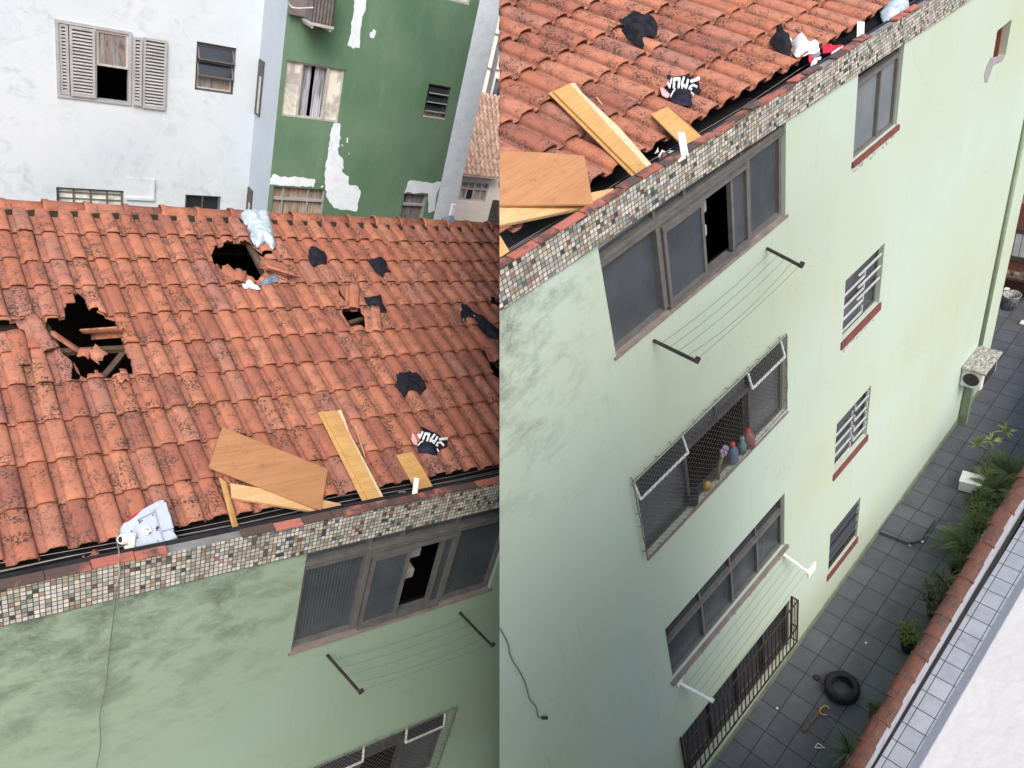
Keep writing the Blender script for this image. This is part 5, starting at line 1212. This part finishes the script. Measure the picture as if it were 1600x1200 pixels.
# far house and tower at the middle edge
def far_house():
    P = LP; Y = 22.0
    a = P.y(712,340,Y); root = empty('small_house', P, A(a[0]+1.0, Y, -13), 'cream house with brown tiled roof beyond the green wall corner', 'house')
    x0, x1 = P.y(719,280,Y)[0], 19.0; zt = P.y(722,270,Y)[2]
    wa, wb, wc = P.y(722,283,Y), P.y(766,284,Y), P.y(720,313,Y); w1 = (wa[0], wb[0], wc[2], wa[2])
    w = MB(); poly_wall(w, x0, x1, -13, zt, Y, [w1], .12); w.build('wall', 'cream_wall', root)
    w = MB(); w.add([(x0,Y,-13),(x0,Y+6,-13),(x0,Y+6,zt),(x0,Y,zt)], [(0,1,2,3)]); w.build('wall', 'cream_wall', root)
    f = MB(); make_frame(f, *w1, Y+.02, Y+.09, .05); q = w1[3]-.26; f.box(w1[0]+.05, w1[1]-.05, Y+.02, Y+.09, q-.03, q+.03)
    for k in (.25,.5,.75): m_ = w1[0]+(w1[1]-w1[0])*k; f.box(m_-.025, m_+.025, Y+.02, Y+.09, w1[2]+.05, w1[3]-.05)
    win = f.build('window', 'light_frame', root); g = MB(); g.box(w1[0]+.03, w1[1]-.03, Y+.08, Y+.085, w1[2]+.03, w1[3]-.03); g.build('pane', 'beige_curtain', win)
    g = MB(); m_ = w1[0]+(w1[1]-w1[0])*.25; g.box(m_+.03, m_+.30, Y+.05, Y+.06, w1[2]+.06, q-.04); g.build('open_sash', 'dark_glass', win)
    # roof: rows of rounded tiles climbing away
    rb = MB(); rnd = random.Random(3); s_ = R(40); nrow = 14; g_ = .26
    xs0 = x0-.25
    for j in range(nrow):
        for i in range(24):
            x = xs0 + .05*j + i*.2 + rnd.uniform(-.01, .01)
            if x > x1: continue
            rb.cur = (rnd.random(),)*3; vs = []
            for f_ in (0, 1):
                for k in range(7):
                    an = math.pi*k/6; sv = (j+f_)*g_-.03*(1-f_)
                    vs.append(A(x-.075*math.cos(an), Y-.35+sv*math.cos(s_), zt+.02+sv*math.sin(s_)+.055*math.sin(an)+.03*(1-f_)))
            rb.add(vs, [(k, k+1, 8+k, 7+k) for k in range(6)])
    rb.add([(xs0-.1,Y-.36,zt),(x1,Y-.36,zt),(x1,Y-.35+nrow*g_*math.cos(s_),zt+nrow*g_*math.sin(s_)),(xs0+.6,Y-.35+nrow*g_*math.cos(s_),zt+nrow*g_*math.sin(s_))], [(0,1,2,3)])
    rb.build('roof', 'brown_tiles', root)
    vb = MB(); vb.tube([A(xs0-.05, Y-.35, zt+.08), A(xs0+.55, Y-.35+nrow*g_*math.cos(s_), zt+nrow*g_*math.sin(s_)+.1)], .11, 8); vb.build('verge_tiles', 'brown_tiles', root, smooth=True)
    d = P.y(770,312,Y); k = MB(); k.box(d[0], d[0]+1.2, Y-.06, Y-.003, d[2]-2, d[2]); k.build('door', 'dark_leaf_metal' if 'dark_leaf_metal' in MATS else 'dark_frame', root)
far_house()
def tower():
    P = LP; Y = 36.0
    q = P.y(755,215,Y); root = empty('tower_block', P, A(q[0]+4, Y, -14), 'distant pale tower block seen as a sliver at the picture middle', 'building')
    x0 = P.y(752,190,Y)[0]-.4; w = MB(); ops = []
    sill = P.y(762,150,Y); fl = 1.75
    xw = P.y(760,150,Y)[0]
    for k in range(-4, 6):
        for j in range(4): ops.append((xw+.35+j*2.2, xw+1.5+j*2.2, sill[2]+fl*k, sill[2]+fl*k+1.0))
    poly_wall(w, x0, x0+12, -14, 12, Y, ops, .2); w.build('wall', 'tower_wall', root)
    for k in range(-4, 6): b = MB(); z = sill[2]+fl*k-.35; b.box(x0, x0+12, Y-.06, Y-.003, z, z+.07); b.build('floor_band', 'concrete', root)
    b = MB(); b.box(xw-.1, xw+.05, Y-.25, Y-.003, -14, 12); b.build('rib', 'concrete', root)
    for o in ops: f = MB(); make_frame(f, *o, Y+.05, Y+.1, .06); wn = f.build('window', 'light_frame', root); 
    g = MB(); g.add([(x0,Y+.21,-14),(x0+12,Y+.21,-14),(x0+12,Y+.21,12),(x0,Y+.21,12)], [(0,1,2,3)]); g.build('glazing', 'ribbed_glass_pale', root)
tower()

# ------------------------------------------------------------------ plants
def leaf_quad(mb, base, d, up_, l, w, t):
    d = d/np.linalg.norm(d); s = np.cross(d, up_); s /= np.linalg.norm(s)+1e-9; n = np.cross(s, d)
    m1 = base + d*l*.5 + n*l*.06
    mb.add([base, m1+s*w/2, base+d*l-n*l*.08, m1-s*w/2], [(0,1,2),(0,2,3)], (t, t, t))
def frond(mb, st, base, az, ln, rise, droop, rnd, leaflet=.07, n=16, wl=.02):
    pts = []; p = np.array(base, float); el = rise
    for i in range(n+1):
        pts.append(p.copy()); el -= droop/n; p = p + ln/n*A(math.cos(az)*math.cos(el), math.sin(az)*math.cos(el), math.sin(el))
    st.tube(pts, [.006*(1-.7*i/n) for i in range(n+1)], 4, False)
    t0 = rnd.random()
    for i in range(2, n+1):
        d = pts[i]-pts[i-1]; d /= np.linalg.norm(d); s = np.cross(d, A(0,0,1)); s /= np.linalg.norm(s)+1e-9
        l = leaflet*math.sin(math.pi*min(.98, (i/n)*.85+.1))**.6
        for sg in (1, -1): leaf_quad(mb, pts[i], s*sg+d*.45-A(0,0,.15), A(0,0,1), l, wl, min(1, max(0, t0*.6+rnd.random()*.4)))
def plant(kind, px, hcrown, label, seed, size=1.0, mt='fern_leaf', pot=None, group=None, cat='plant', name='fern'):
    """px is where the crown's middle shows; it stands against the boundary wall"""
    hcrown *= 1.05; size *= 1.1
    rnd = random.Random(seed); c = gpt(*px, hcrown); base = A(c[0], c[1], gz(c[0])+.01)
    r = empty(name, RP, base, label, cat, group); lf = MB(); st = MB()
    top = base.copy(); top[2] += hcrown*(.35 if kind in ('fern','strap') else .3)
    if pot:
        k = MB(); R_ = pot; k.lathe([(.001,.0),(R_*.75,0),(R_,R_*1.6),(R_*1.08,R_*1.6),(R_*1.08,R_*1.75),(R_*.95,R_*1.75),(R_*.9,R_*1.5),(.001,R_*1.45)], base, 16); k.build('pot', 'dark_pot' if seed % 2 else 'clay_pot', r, smooth=True)
        top = base + A(0,0,R_*1.4)
    else:
        k = MB(); k.lathe([(.001,0),(.10,0),(.13,.16),(.12,.17),(.001,.15)], base, 12); k.build('pot', 'clay_pot', r, smooth=True); top = base+A(0,0,.15)
    H = max(.1, hcrown - (top[2]-base[2]))
    if kind == 'fern':
        for i in range(int(26*size)): frond(lf, st, top+A(rnd.uniform(-.04,.04),rnd.uniform(-.04,.04),0), rnd.uniform(0, 6.28), rnd.uniform(.35,.62)*size, rnd.uniform(.7,1.45), rnd.uniform(.8,2.0), rnd, .075*size, 16, .022*size)
    elif kind == 'strap':
        for i in range(int(46*size)):
            az = rnd.uniform(0, 6.28); el = rnd.uniform(.5, 1.5); ln = rnd.uniform(.3,.6)*size; p = top.copy(); dr = rnd.uniform(.6,1.8); t = rnd.random()
            P_ = []; n = 7
            for j in range(n+1): P_.append(p.copy()); el -= dr/n; p = p + ln/n*A(math.cos(az)*math.cos(el), math.sin(az)*math.cos(el), math.sin(el))
            s = A(-math.sin(az), math.cos(az), 0)*.012*size; vs = []
            for j, q in enumerate(P_): w = math.sin(math.pi*min(.97, .2+.8*j/n)); vs += [q-s*w, q+s*w]
            lf.add(vs, [(2*j, 2*j+1, 2*j+3, 2*j+2) for j in range(n)], (t,t,t))
        st.tube([base+A(0,0,.02), top+A(0,0,.05)], .02, 6)
    elif kind == 'bush':
        for i in range(9):
            d = A(rnd.uniform(-1,1), rnd.uniform(-1,1), rnd.uniform(.6,1.5)); d /= np.linalg.norm(d); q = top + d*H*rnd.uniform(.5, .9)*A(1,1,1.0); st.tube([top, (top+q)/2+A(rnd.uniform(-.03,.03),rnd.uniform(-.03,.03),0), q], [.012,.008,.004], 5, False)
        for cl in range(int(34*size)):
            d = A(rnd.gauss(0,1), rnd.gauss(0,1), rnd.gauss(0,1)); d /= np.linalg.norm(d); cc = top + A(0,0,H*.6) + d*A(.20,.20,H*.42)*size*rnd.uniform(.5,1.1); t0 = rnd.random()
            for j in range(26):
                e = A(rnd.gauss(0,1), rnd.gauss(0,1), rnd.gauss(.3,1)); e /= np.linalg.norm(e); leaf_quad(lf, cc+e*rnd.uniform(0,.05), e, A(rnd.uniform(-1,1),rnd.uniform(-1,1),1), rnd.uniform(.03,.055), .022, min(1, t0*.6+rnd.random()*.4))
    elif kind == 'palm':
        for (dx, dy, hh) in ((0,0,1.0), (.34,-.12,1.05), (.12,.25,.7)):
            q = top + A(dx, dy, H*hh); st.tube(smooth_path([top, top+A(dx*.2+.08,dy*.3,H*.45), q]), .009, 5)
            for i in range(20):
                az = rnd.uniform(0,6.28); el = rnd.uniform(-.1,1.3); leaf_quad(lf, q, A(math.cos(az)*math.cos(el), math.sin(az)*math.cos(el), math.sin(el)), A(0,0,1), rnd.uniform(.14,.24), .035, rnd.random())
    elif kind == 'cactus':
        for i in range(30):
            az = rnd.uniform(0,6.28); q = top+A(math.cos(az)*.1, math.sin(az)*.1, 0); P_ = [top]; p = top.copy(); el = rnd.uniform(.9,1.5)
            for j in range(6): p = p + .085*size*A(math.cos(az)*math.cos(el), math.sin(az)*math.cos(el), math.sin(el)); az += rnd.uniform(-.35,.35); el += rnd.uniform(-.25,.2); P_.append(p.copy())
            st.tube(P_, .010, 5, False)
            for q in P_[1:]:
                for _ in range(5): e = A(rnd.gauss(0,1), rnd.gauss(0,1), rnd.gauss(.5,1)); leaf_quad(lf, q, e/np.linalg.norm(e), A(0,.3,1), .065, .016, rnd.random())
    lf.build('leaves', mt, r, tri=True); st.build('stems', 'stem', r, smooth=True)
    return r
gp = 'plants along the boundary wall'
plant('palm', (1548,690), 1.15, 'thin stemmed plant with small crowns, farthest but tallest along the boundary wall', 101, 1, 'bright_leaf', group=gp, name='potted_palm')
plant('fern', (1588,705), .85, 'spreading fern in the top right beside the tiled cap wall, at the picture edge', 102, 1.25, 'fern_leaf', group=gp)
plant('fern', (1562,738), .65, 'yellow-green fern right of the white box', 103, 1.0, 'bright_leaf', group=gp)
plant('fern', (1572,742), .75, 'darker fern between the yellow-green fern and the picture edge', 104, 1.0, 'fern_leaf', group=gp)
plant('bush', (1540,795), .70, 'broad leaved bush just below the white box', 105, 1.1, 'bright_leaf', .12, group=gp, name='shrub')
plant('fern', (1512,828), .60, 'fern spilling towards the raised slab, fifth plant from the top', 106, 1.1, 'fern_leaf', group=gp)
plant('bush', (1500,870), .50, 'low dark bush against the cap wall above the cactus', 107, .75, 'fern_leaf', .10, group=gp, name='shrub')
plant('cactus', (1466,922), .70, 'dark spiky plant with many stems in the middle of the boundary wall', 108, 1.0, 'grey_leaf', .13, group=gp, name='spiky_plant')
plant('bush', (1425,982), .60, 'round yellow-green bush in a black pot', 109, .95, 'bright_leaf', .15, group=gp, name='potted_shrub')
plant('bush', (1373,1108), .45, 'small leafy bush right of the tyre', 110, .6, 'fern_leaf', .12, group=gp, name='potted_shrub')
plant('strap', (1330,1160), .50, 'spider plant with long arching leaves at the picture bottom', 111, 1.0, 'dark_leaf', group=gp, name='spider_plant')

plant('bush', (1530,770), .55, 'leafy clump directly right of the bush below the white box', 112, .9, 'fern_leaf', .11, group=gp, name='shrub')
plant('strap', (1528,812), .50, 'grassy tuft between the broad leaved bush and the spilling fern', 113, .9, 'bright_leaf', group=gp, name='grass_tuft')
plant('bush', (1518,845), .50, 'dense dark shrub pressed against the cap wall beside the spilling fern', 114, .8, 'dark_leaf', .11, group=gp, name='shrub')
plant('strap', (1478,895), .45, 'narrow leaved tuft just above the dark spiky plant', 115, .8, 'fern_leaf', group=gp, name='grass_tuft')
# ------------------------------------------------------------------ RIGHT PLACE : yard
def sheet(name, P, x0, x1, y0, y1, off, m_, n=1):
    mb = MB(); mb.add([(x0,y0,gz(x0)+off),(x1,y0,gz(x1)+off),(x1,y1,gz(x1)+off),(x0,y1,gz(x0)+off)], [(0,1,2,3)]); return struct(mb.build(name, m_, place=P, origin=(0,0,0)))
sheet('ground', RP, -30, 90, -30, 90, -.03, 'earth')
sheet('yard_paving', RP, 0, 24, 2.0, 9, 0, 'slate_tiles')
mb = MB(); mb.add([(-60,-30,-13.3),(60,-30,-13.3),(60,90,-13.3),(-60,90,-13.3)], [(0,1,2,3)]); struct(mb.build('ground', 'earth', place=LP, origin=(0,0,0)))
# own building's paved ledge beyond the boundary wall
mb = MB(); z0 = -12.0
mb.add([(1,-.3,-12.75),(9.2,-.3,-12.2),(22,-.3,-12.0),(22,1.80,-12.0),(9.2,1.80,-12.2),(1,1.80,-12.75)], [(0,1,4,5),(1,2,3,4)])
struct(mb.build('tiled_path', 'white_floor_tiles', place=RP, origin=(0,0,0)))
r = empty('boundary_wall', RP, A(8,1.9,-12.9), 'low grey boundary wall capped with red tiles between yard and white paving', 'wall')
def hz(x): return -11.50+.062*(x-8.4) - .012*(8.4-x if x < 8.4 else 0)
k = MB(); n = 30
for i in range(n):
    a, b = 1+21*i/n, 1+21*(i+1)/n; ya, yb_ = 1.86+.012*(a-7), 1.86+.012*(b-7)
    k.hexa([(a,ya,-13.6),(b,yb_,-13.6),(b,yb_+.16,-13.6),(a,ya+.16,-13.6),(a,ya,hz(a)),(b,yb_,hz(b)),(b,yb_+.16,hz(b)),(a,ya+.16,hz(a))])
k.build('wall', 'grey_wall', r, cuts=[weld])
k = MB(); rnd = random.Random(8); x = 1.0
while x < 22:
    l = .42; y0 = 1.94+.012*(x-7); k.cur = (rnd.random()*.6, rnd.random()*.35, rnd.random()); vs = []; nn = 8; dz = rnd.uniform(-.01,.012); yw = rnd.uniform(-.012,.012)
    for (xx, rr) in ((x-.01, .122), (x+.035, .122), (x+.04, .110), (x+l+.02, .104)):
        for q in range(nn+1): an = math.pi*q/nn; vs.append(A(xx, y0+yw-rr*math.cos(an), hz(xx)+dz+.005+rr*.55*math.sin(an)))
    k.add(vs, [(a*(nn+1)+q, a*(nn+1)+q+1, (a+1)*(nn+1)+q+1, (a+1)*(nn+1)+q) for a in range(3) for q in range(nn)]); x += l
k.build('cap_tiles', 'old_cap', r, solid=(.016,-1))
k = MB()
for i in range(60):
    x = rnd.uniform(4, 16); y0 = 1.94+.012*(x-7); s = rnd.uniform(.05,.2); an = rnd.uniform(-.6,.6); p = A(x, y0+rnd.uniform(-.08,.08), hz(x)+.09)
    k.tube([p, p+A(s*math.cos(an), s*math.sin(an)*.5, rnd.uniform(-.01,.01))], .004, 4)
k.build('dry_twigs', 'stem', r)
# raised slab in the yard
q = [gpt(*p) for p in ((1373,831),(1392,787),(1460,817),(1417,856))]
k = MB(); lo = [A(10.17,3.832,gz(10.17)), A(11.0,3.832,gz(11.0)), A(11.0,3.13,gz(11.0)), A(10.40,3.13,gz(10.4)), A(10.22,3.27,gz(10.2))]
k.prism([p+A(0,0,.002) for p in lo], (0,0,.10)); kb = k.build('access_cover', 'slate_tiles', place=RP, bevel=.004, origin=(0,0,0)); tag(kb, 'raised dark slab lying against the mint wall base', 'slab')
# tyre
c = gpt(1315,1080); c[2] = gz(c[0])+.01
r = empty('tyre', RP, c, 'black car tyre lying flat on the slate tiles', 'tyre')
R_ = .275; k = MB(); k.lathe([(a_*.797, b_) for a_, b_ in ((.205,.03),(.215,.0),(.30,.0),(.335,.03),(.345,.06),(.345,.16),(.335,.19),(.30,.215),(.225,.215),(.205,.19),(.20,.17),(.27,.15),(.29,.11),(.27,.05),(.205,.03))], c, 48); k.build('sidewall', 'rubber', r, smooth=True)
k = MB()
for i in range(60):
    a = 2*math.pi*i/60; e = A(math.cos(a), math.sin(a), 0); t = A(-math.sin(a), math.cos(a), 0); p = c+e*(R_+.002)
    k.hexa([p+t*s*.011+A(0,0,z)+e*o for z in (.055, .165) for s, o in ((-1,0),(1,0),(1,.008),(-1,.008))])
k.build('tread', 'rubber', r)
# white box
c = gpt(1514,744); z = gz(c[0])+.012
r = empty('polystyrene_box', RP, A(c[0], c[1], z), 'white lidded box on the slate tiles among the fern leaves', 'box')
u = A(.36,-.93,0)*.0; bx = MB()
P4 = [gpt(1496,768,.0), gpt(1530,777,.0)]; d = P4[1]-P4[0]; d[2] = 0; wd = np.linalg.norm(d); d /= wd; e = A(-d[1], d[0], 0)*-1; e = e if e[0] > 0 else -e
b0 = P4[0]; b0[2] = z
bx.hexa([b0, b0+d*wd, b0+d*wd+e*.30, b0+e*.30, b0+A(0,0,.24), b0+d*wd+A(0,0,.24), b0+d*wd+e*.30+A(0,0,.24), b0+e*.30+A(0,0,.24)]); bx.build('body', 'white_paint', r, bevel=.012)
bx = MB(); o = b0-d*.012-e*.012+A(0,0,.243); bx.hexa([o, o+d*(wd+.024), o+d*(wd+.024)+e*.324, o+e*.324, o+A(0,0,.04), o+d*(wd+.024)+A(0,0,.04), o+d*(wd+.024)+e*.324+A(0,0,.04), o+e*.324+A(0,0,.04)]); bx.build('lid', 'white_paint', r, bevel=.012)
# squeegee-like brush with a yellow handle
a, b = gpt(1280,1112,.03), gpt(1254,1142,.03)
r = empty('brush', RP, a, 'small brush with a curved yellow handle and brown bristles near the tyre', 'brush')
k = MB(); k.bar(a, b, .07, .03); k.build('bristles', 'clay_pot', r, bevel=.006)
k = MB(); k.tube(smooth_path([gpt(1296,1107,.05), gpt(1290,1103,.06), gpt(1283,1106,.06), gpt(1281,1111,.05), gpt(1284,1116,.06), gpt(1293,1117,.05)]), .016, 6); k.build('handle', 'yellow_plastic', r, smooth=True)
k = MB(); q = [gpt(1273,1168,.02), gpt(1278,1161,.02), gpt(1289,1169,.02)]
for i in range(3): k.bar(q[i], q[(i+1) % 3], .014, .012)
tag(k.build('hanger', 'white_paint', place=RP), 'small white wire triangle on the tiles at the picture bottom', 'hanger')
for (u, v, s, mt, lb) in ((1276,1060,.05,'dark_iron','dark pebble left of the tyre'), (1353,1005,.022,'white_paint','small white bit in the middle of the yard'), (1441,847,.03,'white_paint','white pebble beside the raised slab'), (1421,853,.035,'concrete','pale stone on the corner of the raised slab'), (1214,1107,.02,'white_paint','tiny white bit near the bottom of the iron cage')):
    k = MB(); c = gpt(u, v); k.lathe([(.001,0),(s,.2*s),(s*1.1,.6*s),(s*.5,1.1*s),(.001,1.15*s)], c+A(0,0,.002), 7); tag(k.build('stone', mt, place=RP, smooth=True), lb, 'stone')
# old air conditioner housing on a pillar by the far corner
zt = -10.69; xx = (13.38, 14.15)
r = empty('air_conditioner', RP, A(13.7,3.65,-12.5), 'white air conditioner housing under a lichened slab by the far wall corner', 'air conditioner')
k = MB(); k.box(xx[0]-.04, xx[1]+.04, 3.40, 3.846, zt-.06, zt); k.build('top_slab', 'lichen_concrete', r, bevel=.01)
k = MB(); k.box(xx[0], xx[1], 3.44, 3.846, zt-.50, zt-.062); k.build('casing', 'ac_white', r, bevel=.03)
k = MB(); k.box(xx[0]+.1, xx[1]-.12, 3.425, 3.438, zt-.42, zt-.12); k.lathe([(.001,.0),(.15,.0),(.15,.012),(.12,.016),(.001,.016)], A(xx[0]-.001,3.64,zt-.27), 20, (-1,0,0)); k.build('fan_grille', 'dark_iron', r)
k = MB(); k.box(13.75, 13.9, 3.68, 3.83, -12.6, zt-.502); k.build('pillar', 'green_skirting', r)
# what shows past the far corner
r = empty('yard_end_wall', RP, A(18.9,6,-12.2), 'wall with small white tiles and black bands past the far corner', 'wall')
k = MB(); k.box(18.9, 19.1, 1.5, 9, -13.2, -9.9); k.build('brick_part', 'brick_red', r)
k = MB(); k.box(18.88, 18.898, 1.5, 9, -11.3, -10.68); k.build('tiled_part', 'white_wall_tiles', r)
for z in (-10.66, -11.42): k = MB(); k.box(18.86, 18.90, 1.5, 9, z, z+.11); k.build('black_band', 'dark_frame', r)
k = MB(); k.box(18.5, 18.86, 3.0, 6.5, -11.75, -11.68); k.box(18.55, 18.6, 3.1, 3.2, -12.3, -11.752); k.box(18.55, 18.6, 4.9, 5.0, -12.3, -11.752)
tag(k.build('bench', 'old_timber', place=RP), 'cluttered narrow bench in front of the small tiled wall', 'bench')
k = MB(); rnd = random.Random(12)
for i in range(10): y = 3.4+i*.22; s = rnd.uniform(.05,.1); k.box(18.58, 18.58+s*1.5, y, y+s*1.6, -11.678, -11.678+s)
tag(k.build('clutter', 'pink_sill', place=RP), 'small things lying on the narrow bench', 'clutter')
c = A(18.1, 4.42, gz(18.1)+.01); k = MB(); k.lathe([(.001,0),(.14,0),(.20,.38),(.21,.40),(.19,.40),(.14,.05)], c, 14); tag(k.build('basket', 'lichen_concrete', place=RP, smooth=True), 'woven basket on the tiles past the far corner', 'basket')
c = gpt(1572,456,.25); k = MB(); k.box(c[0]-.06, c[0]+.06, c[1]-.05, c[1]+.05, gz(c[0])+.02, c[2]+.1); tag(k.build('canister', 'white_paint', place=RP, bevel=.01), 'small white canister beside the wall corner', 'canister')
c = gpt(1598,506); k = MB(); k.box(c[0]-.07, c[0]+.09, c[1]-.08, c[1]+.06, gz(c[0])+.004, gz(c[0])+.05); tag(k.build('packet', 'white_paint', place=RP, bevel=.008), 'white packet on the slate tiles at the right edge', 'packet')

# the viewer's own balcony
r = empty('balcony_parapet', RP, A(1.0,-.1,-1.4), 'out-of-focus white balcony parapet in the bottom right corner', 'parapet')
k = MB(); nn = 30; vs = []
for i in range(nn+1):
    x = -1+8*i/nn; y = .129+.0015*noise.noise(Vector((x*9,2,1)))
    vs += [(x,-.55,-1.1),(x,y-.012,-1.1),(x,y,-1.112),(x,y,-1.9)]
k.add(vs, [(i*4+j, i*4+j+1, i*4+5+j, i*4+4+j) for i in range(nn) for j in range(3)]); k.build('coping', 'parapet_white', r, smooth=False)
r = empty('shade_facade', RP, A(6,0,-12), 'unseen white facade under the balcony parapet, cut short to shape the shade on the green wall', 'building')
k = MB(); k.box(-1, 4.6, -.4, .10, -13.5, -1.92); k.build('wall', 'fill_facade_white', r)  # unseen wall below the balcony, its length set to shade only the left end
for o in bpy.data.objects:
    for k in ('_org','_pl'):
        if k in o: del o[k]
